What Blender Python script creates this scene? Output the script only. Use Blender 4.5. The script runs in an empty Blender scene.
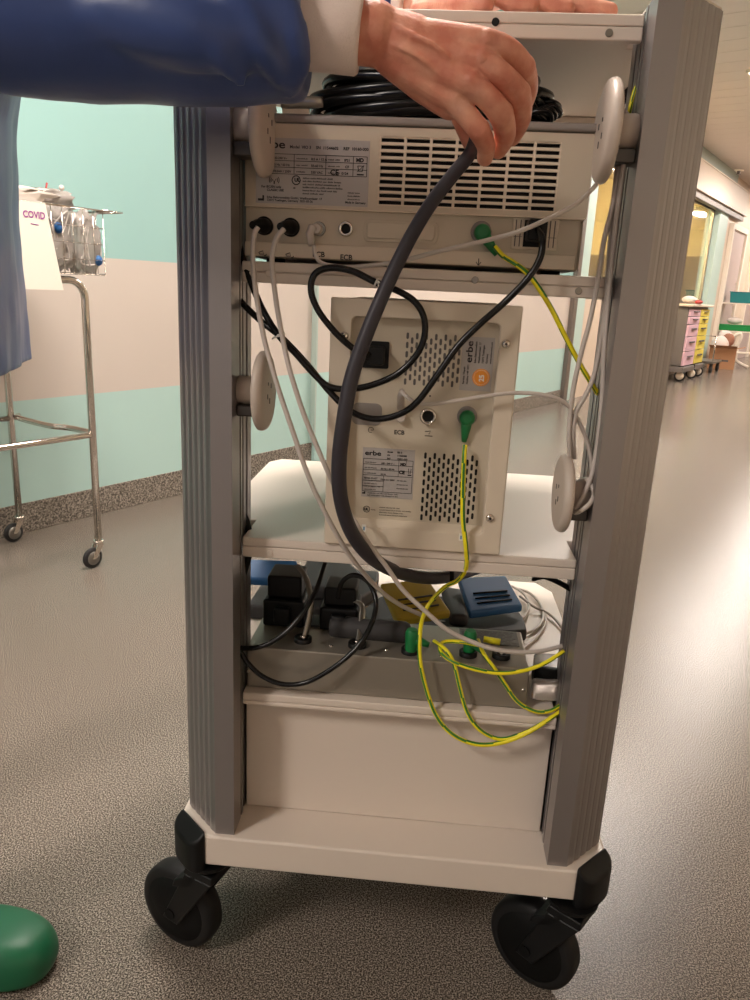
import bpy, bmesh, math, random
from mathutils import Vector, Matrix, Euler, noise
random.seed(7)
PI = math.pi
COL = bpy.context.scene.collection
def V(*a): return Vector(a)
TMPS = bpy.data.scenes.new('scratch')     # evaluates text and remeshing apart from the scene; removed at the end
def scratch_dg():
    with bpy.context.temp_override(scene=TMPS, view_layer=TMPS.view_layers[0]):
        dg = bpy.context.evaluated_depsgraph_get(); dg.update(); return dg
# ---------------------------------------------------------------- camera
CQ = (0.0171, -0.8952, 1.009, 0.0664, 0.2731, 0.0476, 755.11)   # x y z yaw pitch roll focal(px)
CAM = V(*CQ[:3])
_cy, _sy = math.cos(CQ[3]), math.sin(CQ[3])
_fw = V(-_sy*math.cos(CQ[4]), _cy*math.cos(CQ[4]), -math.sin(CQ[4]))
_r0 = V(_cy, _sy, 0); _u0 = _r0.cross(_fw)
_r = _r0*math.cos(CQ[5]) + _u0*math.sin(CQ[5])
_u = _u0*math.cos(CQ[5]) - _r0*math.sin(CQ[5])
def ray(px, py): return _fw*CQ[6] + _r*(px-375) - _u*(py-500)
def at(px, py, Y):            # measured point of the photo on the plane y = Y
    d = ray(px, py); return CAM + d*((Y-CAM.y)/d.y)
def onz(px, py, z):
    d = ray(px, py); return CAM + d*((z-CAM.z)/d.z)
def onx(px, py, x):
    d = ray(px, py); return CAM + d*((x-CAM.x)/d.x)
W0 = V(-1.577, 1.881, 0); UU = V(.5062, .8625, 0); VV = V(.8625, -.5062, 0)
def cw(u, v, z): return W0 + UU*u + VV*v + V(0, 0, z)
def cwt(p): return cw(p[0], p[1], p[2])
cd = bpy.data.cameras.new('camera'); cam = bpy.data.objects.new('camera', cd); COL.objects.link(cam)
cd.sensor_fit = 'VERTICAL'; cd.sensor_height = 24.0; cd.lens = CQ[6]*24.0/1000
cd.clip_start = .02; cd.clip_end = 200
_m = Matrix((_r, _u, -_fw)).transposed().to_4x4(); _m.translation = CAM
cam.matrix_world = _m
bpy.context.scene.camera = cam

# ---------------------------------------------------------------- materials
def lin(c): return tuple(((x/12.92) if x <= .04045 else ((x+.055)/1.055)**2.4) for x in [k/255 for k in c])
def mat(name, rgb, rough=.5, metal=0., spec=.5, trans=0., alpha=1., noise_amt=0., noise_scale=40., bump=0., bscale=200., rgb2=None, emit=0., aniso=0., coat=0., sheen=0., sss=0., stretch=None):
    m = bpy.data.materials.new(name); m.use_nodes = True
    nt = m.node_tree; b = nt.nodes['Principled BSDF']
    c = lin(rgb) + (1,)
    b.inputs['Base Color'].default_value = c; b.inputs['Roughness'].default_value = rough
    b.inputs['Metallic'].default_value = metal; b.inputs['Specular IOR Level'].default_value = spec
    b.inputs['Transmission Weight'].default_value = trans; b.inputs['Alpha'].default_value = alpha
    if coat: b.inputs['Coat Weight'].default_value = coat
    if sheen: b.inputs['Sheen Weight'].default_value = sheen
    if sss:
        b.inputs['Subsurface Weight'].default_value = sss; b.inputs['Subsurface Scale'].default_value = .01
        b.inputs['Subsurface Radius'].default_value = (1, .35, .2)
    if emit:
        b.inputs['Emission Color'].default_value = c; b.inputs['Emission Strength'].default_value = emit
    tc = nt.nodes.new('ShaderNodeTexCoord'); mp = nt.nodes.new('ShaderNodeMapping')
    nt.links.new(tc.outputs['Object'], mp.inputs['Vector'])
    if stretch: mp.inputs['Scale'].default_value = stretch
    if noise_amt or rgb2:
        n = nt.nodes.new('ShaderNodeTexNoise'); n.inputs['Scale'].default_value = noise_scale; n.inputs['Detail'].default_value = 5
        nt.links.new(mp.outputs['Vector'], n.inputs['Vector'])
        r = nt.nodes.new('ShaderNodeValToRGB'); nt.links.new(n.outputs['Fac'], r.inputs['Fac'])
        r.color_ramp.elements[0].position = .35; r.color_ramp.elements[1].position = .65
        c2 = lin(rgb2)+(1,) if rgb2 else tuple(min(1, x*(1+noise_amt)) for x in c[:3])+(1,)
        c1 = c if rgb2 else tuple(x*(1-noise_amt) for x in c[:3])+(1,)
        r.color_ramp.elements[0].color = c1; r.color_ramp.elements[1].color = c2
        nt.links.new(r.outputs['Color'], b.inputs['Base Color'])
    if bump:
        n2 = nt.nodes.new('ShaderNodeTexNoise'); n2.inputs['Scale'].default_value = bscale; n2.inputs['Detail'].default_value = 4
        nt.links.new(mp.outputs['Vector'], n2.inputs['Vector'])
        bp = nt.nodes.new('ShaderNodeBump'); bp.inputs['Strength'].default_value = bump; bp.inputs['Distance'].default_value = .002
        nt.links.new(n2.outputs['Fac'], bp.inputs['Height']); nt.links.new(bp.outputs['Normal'], b.inputs['Normal'])
    return m
M = {}
M['white_metal'] = mat('powder_coated_white', (214, 201, 189), .38, bump=.05, bscale=900)
M['alu'] = mat('anodised_aluminium', (154, 148, 147), .36, .75, bump=.06, bscale=300, stretch=(1, 1, .02))
M['alu_dark'] = mat('dark_aluminium', (90, 86, 84), .4, .8)  # darker aluminium for rail inserts, hook clamps and slots
M['black_plastic'] = mat('black_plastic', (10, 10, 11), .45, spec=.3)
M['black_rubber'] = mat('black_rubber', (8, 8, 8), .6, spec=.2)
M['wheel_tread'] = mat('grey_black_tread', (26, 25, 25), .55, spec=.25)
M['black_hole'] = mat('dark_opening', (8, 8, 9), .8)
M['dev_beige'] = mat('device_housing_beige', (196, 184, 165), .42, bump=.05, bscale=1200)
M['dev_beige2'] = mat('device_frame_warm_white', (213, 199, 180), .42, bump=.05, bscale=1200)
M['dev_grey'] = mat('device_lid_grey', (140, 133, 128), .45)
M['label_silver'] = mat('label_silver', (172, 166, 162), .35, .1)
M['print'] = mat('printed_black', (34, 30, 32), .6)
M['print_soft'] = mat('printed_grey', (88, 82, 80), .6)
M['sticker_orange'] = mat('sticker_orange', (235, 150, 50), .5)
M['sticker_white'] = mat('sticker_white', (235, 230, 220), .5)
M['sticker_blue'] = mat('sticker_blue', (120, 160, 190), .5)
M['chrome'] = mat('chrome', (215, 208, 200), .12, 1.)
M['steel'] = mat('brushed_steel', (150, 146, 140), .3, .9)
M['box_metal'] = mat('grey_painted_metal', (150, 143, 132), .33, .55, bump=.05, bscale=500)
M['box_top'] = mat('grey_top_panel', (100, 98, 93), .45, .2)
M['hook'] = mat('hook_plastic', (196, 182, 170), .42)
M['cord_grey'] = mat('cord_dark_grey', (54, 50, 56), .40, spec=.35)
M['cord_white'] = mat('cord_light_grey', (196, 186, 178), .42)
M['cord_black'] = mat('cord_black', (12, 11, 11), .25, spec=.35)
M['tie_white'] = mat('zip_tie_white', (225, 222, 215), .4)
M['yellow'] = mat('wire_yellow', (240, 226, 30), .38)
M['wire_green'] = mat('wire_green', (48, 120, 40), .38)
M['plug_green'] = mat('plug_green', (14, 110, 56), .42)
M['pedal_blue'] = mat('pedal_blue', (30, 88, 140), .5)
M['pedal_yellow'] = mat('pedal_yellow', (176, 150, 28), .5)
M['pedal_base'] = mat('pedal_housing_grey', (56, 54, 54), .62, spec=.3)
M['skin'] = mat('skin', (222, 160, 134), .48, rgb2=(198, 120, 98), noise_scale=38, bump=.35, bscale=260, sss=.12)
M['nail'] = mat('finger_nail', (222, 170, 152), .3)
M['gown'] = mat('surgical_gown_blue', (46, 68, 124), .40, sheen=.1, bump=.12, bscale=90, noise_amt=.08, noise_scale=9)
M['cuff'] = mat('knitted_cuff', (234, 216, 208), .85, bump=.5, bscale=700)
M['trouser'] = mat('scrub_trousers', (24, 90, 78), .8)
M['clog'] = mat('green_clog', (16, 92, 60), .42)
M['clog_dark'] = mat('clog_hole', (8, 30, 20), .8)
M['tyre'] = mat('trolley_tyre', (30, 28, 28), .5)
M['paper'] = mat('white_paper', (238, 230, 216), .8)
M['pen'] = mat('purple_pen', (150, 50, 140), .7)
M['bag'] = mat('clear_plastic_bag', (222, 214, 206), .2, trans=.55, rgb2=(190, 178, 170), noise_scale=14, bump=.8, bscale=30)
M['bag_paper'] = mat('pouch_paper', (216, 204, 192), .6, bump=.5, bscale=25)
M['syringe_blue'] = mat('blue_connector', (30, 90, 150), .4)
M['red'] = mat('red_mark', (180, 50, 50), .5)
M['ceil_light'] = mat('light_diffuser', (255, 244, 234), .6, emit=46.)
M['ceiling'] = mat('ceiling_panel', (226, 212, 204), .36, bump=.03)
M['door_grey'] = mat('door_mauve_grey', (190, 172, 166), .45)
M['frame_white'] = mat('frame_white', (236, 224, 208), .4)
M['frame_teal'] = mat('frame_teal', (178, 194, 186), .4)
M['frame_dark'] = mat('frame_dark', (118, 108, 100), .4, .3)
M['panel_beige'] = mat('wall_panel_beige', (214, 196, 176), .4)
M['teal_plain'] = mat('teal_plain', (186, 208, 200), .4)
M['window_room'] = mat('lit_room_wall', (250, 238, 206), .7)
M['lamp_warm'] = mat('lit_room_lamp', (255, 232, 180), .6, emit=60.)
M['drawer_pink'] = mat('drawer_pink', (222, 182, 196), .45)
M['drawer_yellow'] = mat('drawer_yellow', (226, 206, 84), .45)
M['cart_grey'] = mat('drawer_cart_grey', (112, 104, 98), .5)
M['cart_cream'] = mat('drawer_cart_cream', (222, 206, 186), .5)
M['teal_box'] = mat('teal_bin', (20, 120, 124), .5)
M['tray_green'] = mat('green_tray', (20, 140, 70), .5)
M['cardboard'] = mat('cardboard', (172, 124, 88), .8)
M['towel'] = mat('white_textile', (226, 214, 206), .9)
M['brown'] = mat('brown_textile', (150, 104, 84), .9)
def glassmat():
    m = mat('window_glass', (235, 240, 236), .03, trans=1.); return m
M['glass'] = glassmat()
# wall: teal / beige steel / teal bands are coloured panels; baseboard speckled
def wall_mat():
    m = bpy.data.materials.new('corridor_wall_panels'); m.use_nodes = True
    nt = m.node_tree; b = nt.nodes['Principled BSDF']
    g = nt.nodes.new('ShaderNodeNewGeometry'); s = nt.nodes.new('ShaderNodeSeparateXYZ')
    nt.links.new(g.outputs['Position'], s.inputs[0])
    r = nt.nodes.new('ShaderNodeValToRGB'); r.color_ramp.interpolation = 'CONSTANT'
    mr = nt.nodes.new('ShaderNodeMath'); mr.operation = 'DIVIDE'; mr.inputs[1].default_value = 3.0
    nt.links.new(s.outputs['Z'], mr.inputs[0]); nt.links.new(mr.outputs[0], r.inputs['Fac'])
    teal = lin((186, 218, 212)) + (1,); beige = lin((212, 200, 190)) + (1,); line = lin((120, 116, 106)) + (1,)
    el = r.color_ramp.elements
    el[0].position = 0; el[0].color = teal
    el[1].position = .517/3; el[1].color = line
    e = el.new(.520/3); e.color = beige
    e = el.new(1.072/3); e.color = line
    e = el.new(1.074/3); e.color = lin((160, 200, 196)) + (1,)
    # faint vertical sheets in the beige band and soft stains
    n = nt.nodes.new('ShaderNodeTexNoise'); n.inputs['Scale'].default_value = 2.5; n.inputs['Detail'].default_value = 3
    nt.links.new(g.outputs['Position'], n.inputs['Vector'])
    mx = nt.nodes.new('ShaderNodeMixRGB'); mx.blend_type = 'MULTIPLY'; mx.inputs[0].default_value = .25
    nr = nt.nodes.new('ShaderNodeValToRGB'); nr.color_ramp.elements[0].color = (.72, .72, .72, 1); nr.color_ramp.elements[1].color = (1, 1, 1, 1)
    nt.links.new(n.outputs['Fac'], nr.inputs['Fac'])
    nt.links.new(r.outputs['Color'], mx.inputs[1]); nt.links.new(nr.outputs['Color'], mx.inputs[2])
    nt.links.new(mx.outputs[0], b.inputs['Base Color'])
    b.inputs['Roughness'].default_value = .38
    return m
M['wall'] = wall_mat()
def speckle(name, ca, cb, cc, scale, rough, bump=.15, spec=.3):
    m = bpy.data.materials.new(name); m.use_nodes = True
    nt = m.node_tree; b = nt.nodes['Principled BSDF']
    g = nt.nodes.new('ShaderNodeNewGeometry')
    n = nt.nodes.new('ShaderNodeTexNoise'); n.inputs['Scale'].default_value = scale; n.inputs['Detail'].default_value = 2; n.inputs['Roughness'].default_value = .6
    nt.links.new(g.outputs['Position'], n.inputs['Vector'])
    r = nt.nodes.new('ShaderNodeValToRGB'); nt.links.new(n.outputs['Fac'], r.inputs['Fac'])
    el = r.color_ramp.elements
    el[0].position = .36; el[0].color = lin(ca)+(1,)
    el[1].position = .62; el[1].color = lin(cc)+(1,)
    e = el.new(.48); e.color = lin(cb)+(1,)
    nt.links.new(r.outputs['Color'], b.inputs['Base Color'])
    b.inputs['Roughness'].default_value = rough; b.inputs['Specular IOR Level'].default_value = spec
    bp = nt.nodes.new('ShaderNodeBump'); bp.inputs['Strength'].default_value = bump; bp.inputs['Distance'].default_value = .001
    nt.links.new(n.outputs['Fac'], bp.inputs['Height']); nt.links.new(bp.outputs['Normal'], b.inputs['Normal'])
    return m
M['floor'] = speckle('speckled_vinyl_floor', (48, 42, 37), (88, 79, 71), (170, 158, 146), 400, .20, .35, .24)
M['skirting'] = speckle('speckled_skirting', (78, 72, 64), (116, 108, 98), (168, 158, 146), 130, .4)

# ---------------------------------------------------------------- mesh builder
class MB:
    def __init__(self, T=None): self.v = []; self.f = []; self.m = []; self.T = T; self.sm = []
    def _p(self, p): return Vector(self.T(p)) if self.T else Vector(p)
    def add(self, vs, fs, mi=0, smooth=False):
        o = len(self.v); self.v += [self._p(p) for p in vs]
        for f in fs: self.f.append([o+i for i in f]); self.m.append(mi); self.sm.append(smooth)
    def box(self, a, b, mi=0):
        x0, y0, z0 = [min(a[i], b[i]) for i in range(3)]; x1, y1, z1 = [max(a[i], b[i]) for i in range(3)]
        self.add([(x0,y0,z0),(x1,y0,z0),(x1,y1,z0),(x0,y1,z0),(x0,y0,z1),(x1,y0,z1),(x1,y1,z1),(x0,y1,z1)],
                 [(0,3,2,1),(4,5,6,7),(0,1,5,4),(1,2,6,5),(2,3,7,6),(3,0,4,7)], mi); return self
    def hexa(self, lo, hi, mi=0):       # two quads, same winding
        self.add(list(lo)+list(hi), [(0,3,2,1),(4,5,6,7),(0,1,5,4),(1,2,6,5),(2,3,7,6),(3,0,4,7)], mi); return self
    def prism(self, poly, z0, z1, axis='z', mi=0, smooth=False):
        n = len(poly)
        def mk(p, z): return {'z': (p[0], p[1], z), 'y': (p[0], z, p[1]), 'x': (z, p[0], p[1])}[axis]
        vs = [mk(p, z0) for p in poly] + [mk(p, z1) for p in poly]
        fs = [tuple(range(n))[::-1], tuple(range(n, 2*n))]
        o = len(self.v); self.v += [self._p(p) for p in vs]
        for f in fs: self.f.append([o+i for i in f]); self.m.append(mi); self.sm.append(False)
        for i in range(n):
            self.f.append([o+i, o+(i+1) % n, o+n+(i+1) % n, o+n+i]); self.m.append(mi); self.sm.append(smooth)
        return self
    def tube(self, pts, r, n=10, mi=0, closed=False, mfun=None, caps=True, flat=None):
        pts = [Vector(p) for p in pts]; rs = r if isinstance(r, (list, tuple)) else [r]*len(pts)
        k = len(pts); vs = []; nrm = None
        for i, p in enumerate(pts):
            if closed: t = (pts[(i+1) % k]-pts[i-1])
            else: t = pts[min(i+1, k-1)]-pts[max(i-1, 0)]
            if t.length < 1e-9: t = V(0, 0, 1)
            t.normalize()
            if nrm is None:
                a = V(0, 0, 1) if abs(t.z) < .9 else V(1, 0, 0); nrm = t.cross(a).normalized()
            nrm = (nrm - t*nrm.dot(t)); nrm = nrm.normalized() if nrm.length > 1e-6 else t.orthogonal().normalized()
            bn = t.cross(nrm)
            for j in range(n):
                a = 2*PI*j/n
                s = (flat if flat else 1)
                vs.append(p + nrm*math.cos(a)*rs[i] + bn*math.sin(a)*rs[i]*s)
        o = len(self.v); self.v += [self._p(p) for p in vs]
        for i in range(k if closed else k-1):
            for j in range(n):
                a = o+i*n+j; b = o+i*n+(j+1) % n; i2 = (i+1) % k
                self.f.append([a, b, o+i2*n+(j+1) % n, o+i2*n+j]); self.m.append(mfun(i, j) if mfun else mi); self.sm.append(True)
        if caps and not closed:
            self.f.append([o+j for j in range(n)][::-1]); self.m.append(mi); self.sm.append(False)
            self.f.append([o+(k-1)*n+j for j in range(n)]); self.m.append(mi); self.sm.append(False)
        return self
    def cyl(self, a, b, r, r2=None, n=24, mi=0): return self.tube([a, b], [r, r if r2 is None else r2], n, mi)
    def lathe(self, c, axis, prof, n=32, mi=0):      # prof: list of (distance along axis, radius)
        axis = Vector(axis).normalized(); c = Vector(c)
        e1 = axis.orthogonal().normalized(); e2 = axis.cross(e1); k = len(prof)
        vs = [c + axis*d + (e1*math.cos(2*PI*j/n) + e2*math.sin(2*PI*j/n))*max(rr, 1e-5) for d, rr in prof for j in range(n)]
        fs = [(i*n+j, i*n+(j+1) % n, (i+1)*n+(j+1) % n, (i+1)*n+j) for i in range(k-1) for j in range(n)]
        self.add(vs, fs, mi, True)
        self.add(vs[:n], [tuple(range(n))[::-1]], mi); self.add(vs[-n:], [tuple(range(n))], mi)
        return self
    def ball(self, c, r, n=16, mi=0, sc=(1, 1, 1)):
        c = Vector(c); k = n//2; vs = []
        for i in range(k+1):
            t = PI*i/k
            for j in range(n): vs.append(c + V(math.sin(t)*math.cos(2*PI*j/n)*r*sc[0], math.sin(t)*math.sin(2*PI*j/n)*r*sc[1], math.cos(t)*r*sc[2]))
        self.add(vs, [(i*n+j, (i+1)*n+j, (i+1)*n+(j+1) % n, i*n+(j+1) % n) for i in range(k) for j in range(n)], mi, True); return self
    def rrect(self, x0, z0, x1, z1, r, y0, y1, mi=0, seg=5):   # rounded rectangle plate in the xz plane
        p = []
        for cx, cz, a0 in ((x1-r, z0+r, -PI/2), (x1-r, z1-r, 0), (x0+r, z1-r, PI/2), (x0+r, z0+r, PI)):
            for i in range(seg+1): a = a0+i*PI/2/seg; p.append((cx+r*math.cos(a), cz+r*math.sin(a)))
        return self.prism(p, y0, y1, 'y', mi)
    def text(self, s, size, org, ux, uz, mi=0, off=0., align='LEFT', lift=.0002, shear=0., sx=1.):
        cu = bpy.data.curves.new('t', 'FONT'); cu.body = s; cu.size = size; cu.offset = off + (.00010 if size < .006 else 0); cu.align_x = align; cu.shear = shear; cu.resolution_u = 3
        ob = bpy.data.objects.new('t', cu); TMPS.collection.objects.link(ob)
        dg = scratch_dg(); me = ob.evaluated_get(dg).to_mesh()
        ux = Vector(ux).normalized(); uz = Vector(uz).normalized(); nn = ux.cross(uz)
        vs = [Vector(org) + ux*v.co.x*sx + uz*v.co.y + nn*lift for v in me.vertices]
        self.add(vs, [tuple(p.vertices) for p in me.polygons], mi)
        ob.evaluated_get(dg).to_mesh_clear(); bpy.data.objects.remove(ob); bpy.data.curves.remove(cu); return self
    def build(self, name, mats, parent=None, bevel=0., seg=2, recalc=True, subsurf=0):
        if not isinstance(mats, (list, tuple)): mats = [mats]
        me = bpy.data.meshes.new(name)
        lo = Vector((min(v[i] for v in self.v) for i in range(3))); hi = Vector((max(v[i] for v in self.v) for i in range(3)))
        c = (lo+hi)/2
        if parent is None: c.z = lo.z
        me.from_pydata([v-c for v in self.v], [], self.f)
        for m_ in mats: me.materials.append(m_)
        for p, mi, s in zip(me.polygons, self.m, self.sm): p.material_index = mi; p.use_smooth = s
        if recalc:
            bm = bmesh.new(); bm.from_mesh(me); bmesh.ops.recalc_face_normals(bm, faces=bm.faces); bm.to_mesh(me); bm.free()
        o = bpy.data.objects.new(name, me); COL.objects.link(o)
        WL[o.name] = c
        if parent is not None: o.parent = parent; o.location = c - WL[parent.name]
        else: o.location = c
        if bevel:
            b = o.modifiers.new('bevel', 'BEVEL'); b.width = bevel; b.segments = seg; b.limit_method = 'ANGLE'; b.angle_limit = .6
            for p in me.polygons: p.use_smooth = True
            try: o.modifiers.new('wn', 'WEIGHTED_NORMAL')
            except Exception: pass
        if subsurf:
            s = o.modifiers.new('sub', 'SUBSURF'); s.levels = subsurf; s.render_levels = subsurf
        return o
WL = {}
def tag(o, label=None, cat=None, group=None, kind=None):
    if label: o['label'] = label
    if cat: o['category'] = cat
    if group: o['group'] = group
    if kind: o['kind'] = kind
    return o
def root(name, loc, label, cat, group=None):
    o = bpy.data.objects.new(name, None); COL.objects.link(o); o.location = loc; o.empty_display_size = .05
    WL[o.name] = Vector(loc); return tag(o, label, cat, group)
def struct(o): o['kind'] = 'structure'; return o
def smooth_path(pts, per=8):
    pts = [Vector(p) for p in pts]; out = []
    for i in range(len(pts)-1):
        p0 = pts[max(i-1, 0)]; p1 = pts[i]; p2 = pts[i+1]; p3 = pts[min(i+2, len(pts)-1)]
        for k in range(per):
            t = k/per
            out.append(.5*((2*p1)+(p2-p0)*t+(2*p0-5*p1+4*p2-p3)*t*t+(3*p1-p0-3*p2+p3)*t**3))
    out.append(pts[-1]); return out
def P(lst): return [at(*q) for q in lst]
def copy_tree(o, dloc=None, parent=None):
    c = o.copy(); COL.objects.link(c)
    if parent: c.parent = parent
    WL[c.name] = WL[o.name] + (dloc or V(0,0,0))
    if dloc and not parent: c.location = o.location + dloc
    for ch in [k for k in bpy.data.objects if k.parent == o]: copy_tree(ch, dloc, c)
    return c

# ================================================================ SETTING
def build_setting():
    m = MB(); m.add([(-14, -12, 0), (22, -12, 0), (22, 34, 0), (-14, 34, 0)], [(0, 1, 2, 3)])
    m.add([(-14, -12, -.05), (22, -12, -.05), (22, 34, -.05), (-14, 34, -.05)], [(3, 2, 1, 0)])
    struct(m.build('floor', M['floor']))
    # left corridor wall: panels up to the first window, header and piers between openings
    m = MB(cwt); m.box((-4.5, -.15, 0), (5.70, 0, 3.0)); struct(m.build('wall_left', M['wall']))
    m = MB(cwt); m.box((-4.5, 0, 0), (5.70, .008, .120)); struct(m.build('baseboard_left', M['skirting'], bevel=.003))
    # pilaster / corner guard
    m = MB(cwt); m.box((1.80, 0, 0), (2.06, .03, 3.0)); struct(m.build('trim_1', M['wall'], bevel=.003))
    m = MB(cwt); m.box((1.785, 0, .12), (1.80, .036, 2.6)); struct(m.build('trim_2', M['frame_teal'], bevel=.002))
    m = MB(cwt); m.box((5.70, -.15, 0), (5.80, .04, 2.55)); struct(m.build('trim_3', M['frame_dark'], bevel=.004))
    m = MB(cwt); m.box((5.80, -.15, 0), (6.06, .02, 2.5)); struct(m.build('trim_4', M['teal_plain'], bevel=.004))
    # low wall + header + piers
    m = MB(cwt); m.box((6.06, -.15, 0), (9.6, 0, 1.0)); m.box((6.06, -.15, 2.42), (9.6, 0, 3.0)); m.box((9.0, -.15, 0), (9.9, 0, 3.0))
    m.box((9.9, -.15, 0), (11.45, 0, 1.0)); m.box((9.9, -.15, 2.42), (11.45, 0, 3.0)); struct(m.build('wall_left', M['panel_beige']))
    m = MB(cwt); m.box((6.0, 0, 2.45), (13.0, .12, 2.80)); struct(m.build('trim_5', M['panel_beige'], bevel=.004))
    m = MB(cwt); m.box((6.0, 0, 2.37), (13.0, .08, 2.45)); struct(m.build('trim_6', M['frame_dark'], bevel=.004))
    m = MB(cwt); m.box((6.0, 0, 2.80), (16.0, .13, 2.815)); struct(m.build('trim_7', M['frame_white']))
    m = MB(cwt); m.box((6.0, 0, 2.815), (12.2, .05, 3.0)); struct(m.build('trim_8', M['frame_teal']))
    m = MB(cwt); m.box((11.45, -.15, 0), (12.05, .03, 2.4)); struct(m.build('trim_9', M['teal_plain'], bevel=.004))
    m = MB(cwt); m.box((12.05, -.15, 0), (22, 0, 3.0)); struct(m.build('wall_left', M['panel_beige']))
    # doors further along, seen edge on
    for i, (a, b) in enumerate(((12.4, 13.7), (14.6, 15.9))):
        m = MB(cwt); m.box((a, 0, 0), (a+.09, .07, 2.3)); m.box((b-.09, 0, 0), (b, .07, 2.3)); m.box((a+.09, 0, 2.21), (b-.09, .07, 2.3))
        fr = struct(m.build('trim_%d' % (10+i), M['frame_white'], bevel=.004))
        m = MB(cwt); m.box((a+.09, .005, 0), (b-.09, .03, 2.21)); d = struct(m.build('door_%d' % (1+i), M['door_grey'], bevel=.003))
        m = MB(cwt); m.tube([(b-.2, .03, 1.0), (b-.2, .08, 1.0), (b-.2, .08, 1.4), (b-.2, .03, 1.4)], .012); m.build('door_handle', M['frame_white'], d)
    # windows with glass and the lit rooms behind them
    for i, (a, b) in enumerate(((6.06, 9.0), (9.9, 11.45))):
        m = MB(cwt)
        for (p, q) in (((a, -.1, 1.0), (b, -.05, 1.05)), ((a, -.1, 2.37), (b, -.05, 2.42)), ((a, -.1, 1.05), (a+.05, -.05, 2.37)), ((b-.05, -.1, 1.05), (b, -.05, 2.37))): m.box(p, q)
        w = struct(m.build('window_%d' % (i+1), M['steel'], bevel=.003))
        m = MB(cwt); m.box((a+.05, -.08, 1.05), (b-.05, -.072, 2.37)); m.build('pane', M['glass'], w)
    m = MB(cwt); m.box((5.9, -3.2, -.02), (12.2, -3.1, 3.0)); m.box((5.8, -3.2, 0), (5.9, -.15, 3.0)); m.box((12.1, -3.2, 0), (12.2, -.15, 3.0)); m.box((5.9, -3.1, 3.0), (12.1, -.15, 3.05))
    struct(m.build('wall_room', M['window_room']))
    m = MB(cwt); m.box((5.95, -3.08, 0), (12.0, -3.02, 1.75)); m.box((12.0, -3.08, 0), (12.08, -.16, 1.75)); struct(m.build('trim_12', M['cart_grey']))
    m = MB(cwt); m.box((6.2, -1.6, 2.94), (8.2, -.6, 2.99)); tag(struct(m.build('trim_13', M['lamp_warm'])))  # added ceiling lamp that lights the rooms behind the windows
    # ceiling: long metal panels
    m = MB(cwt)
    n = 0
    for k in range(-18, 80):
        a = k*.3; m.box((a, -.15, 3.0), (a+.294, 5.0, 3.02))
    struct(m.build('ceiling', M['ceiling']))
    m = MB(cwt); m.box((-5.4, -.15, 3.03), (24, 5.0, 3.08)); struct(m.build('ceiling', M['frame_teal']))
    m = MB(cwt); m.box((-4.5, 4.6, 0), (22, 4.75, 3.0)); struct(m.build('wall_right', M['panel_beige']))
    m = MB(cwt); m.box((21.9, 0, 0), (22.05, 4.6, 3.0)); struct(m.build('wall_back', M['panel_beige']))
    # ceiling lights
    for k, uc in enumerate((-3.9, -.3, 3.3, 6.9, 10.5, 14.1, 17.7)):
        t = root('ceiling_light', cw(uc, 1.45, 2.99), 'rectangular ceiling light panel over the corridor', 'ceiling light', 'ceiling lights along the corridor')
        if k == 3: t['label'] = 'rectangular glowing ceiling light panel cut by the right photo edge'
        m = MB(cwt)
        a, b, c, d = uc-.62, uc+.62, 1.14, 1.76
        for p, q in (((a, c, 2.975), (b, c+.025, 3.0)), ((a, d-.025, 2.975), (b, d, 3.0)), ((a, c+.025, 2.975), (a+.025, d-.025, 3.0)), ((b-.025, c+.025, 2.975), (b, d-.025, 3.0))): m.box(p, q)
        m.build('frame', M['frame_white'], t)
        m = MB(cwt); m.box((a+.025, c+.025, 2.982), (b-.025, d-.025, 2.99)); m.build('diffuser', M['ceil_light'], t)
    t = root('sprinkler_head', cw(11.0, .45, 3.0), 'small round sprinkler fitting on the far ceiling near the right edge', 'sprinkler')
    c = at(739, 170, 9.62); WL[t.name] = c; t.location = c
    MB().lathe(c, (0, 0, -1), [(0, .06), (.012, .055)], 16).build('collar', M['frame_white'], t)
    MB().lathe(c+V(0, 0, -.012), (0, 0, -1), [(0, .02), (.03, .015), (.035, .03), (.04, .03)], 12).build('nozzle', M['frame_dark'], t)
build_setting()

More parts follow.
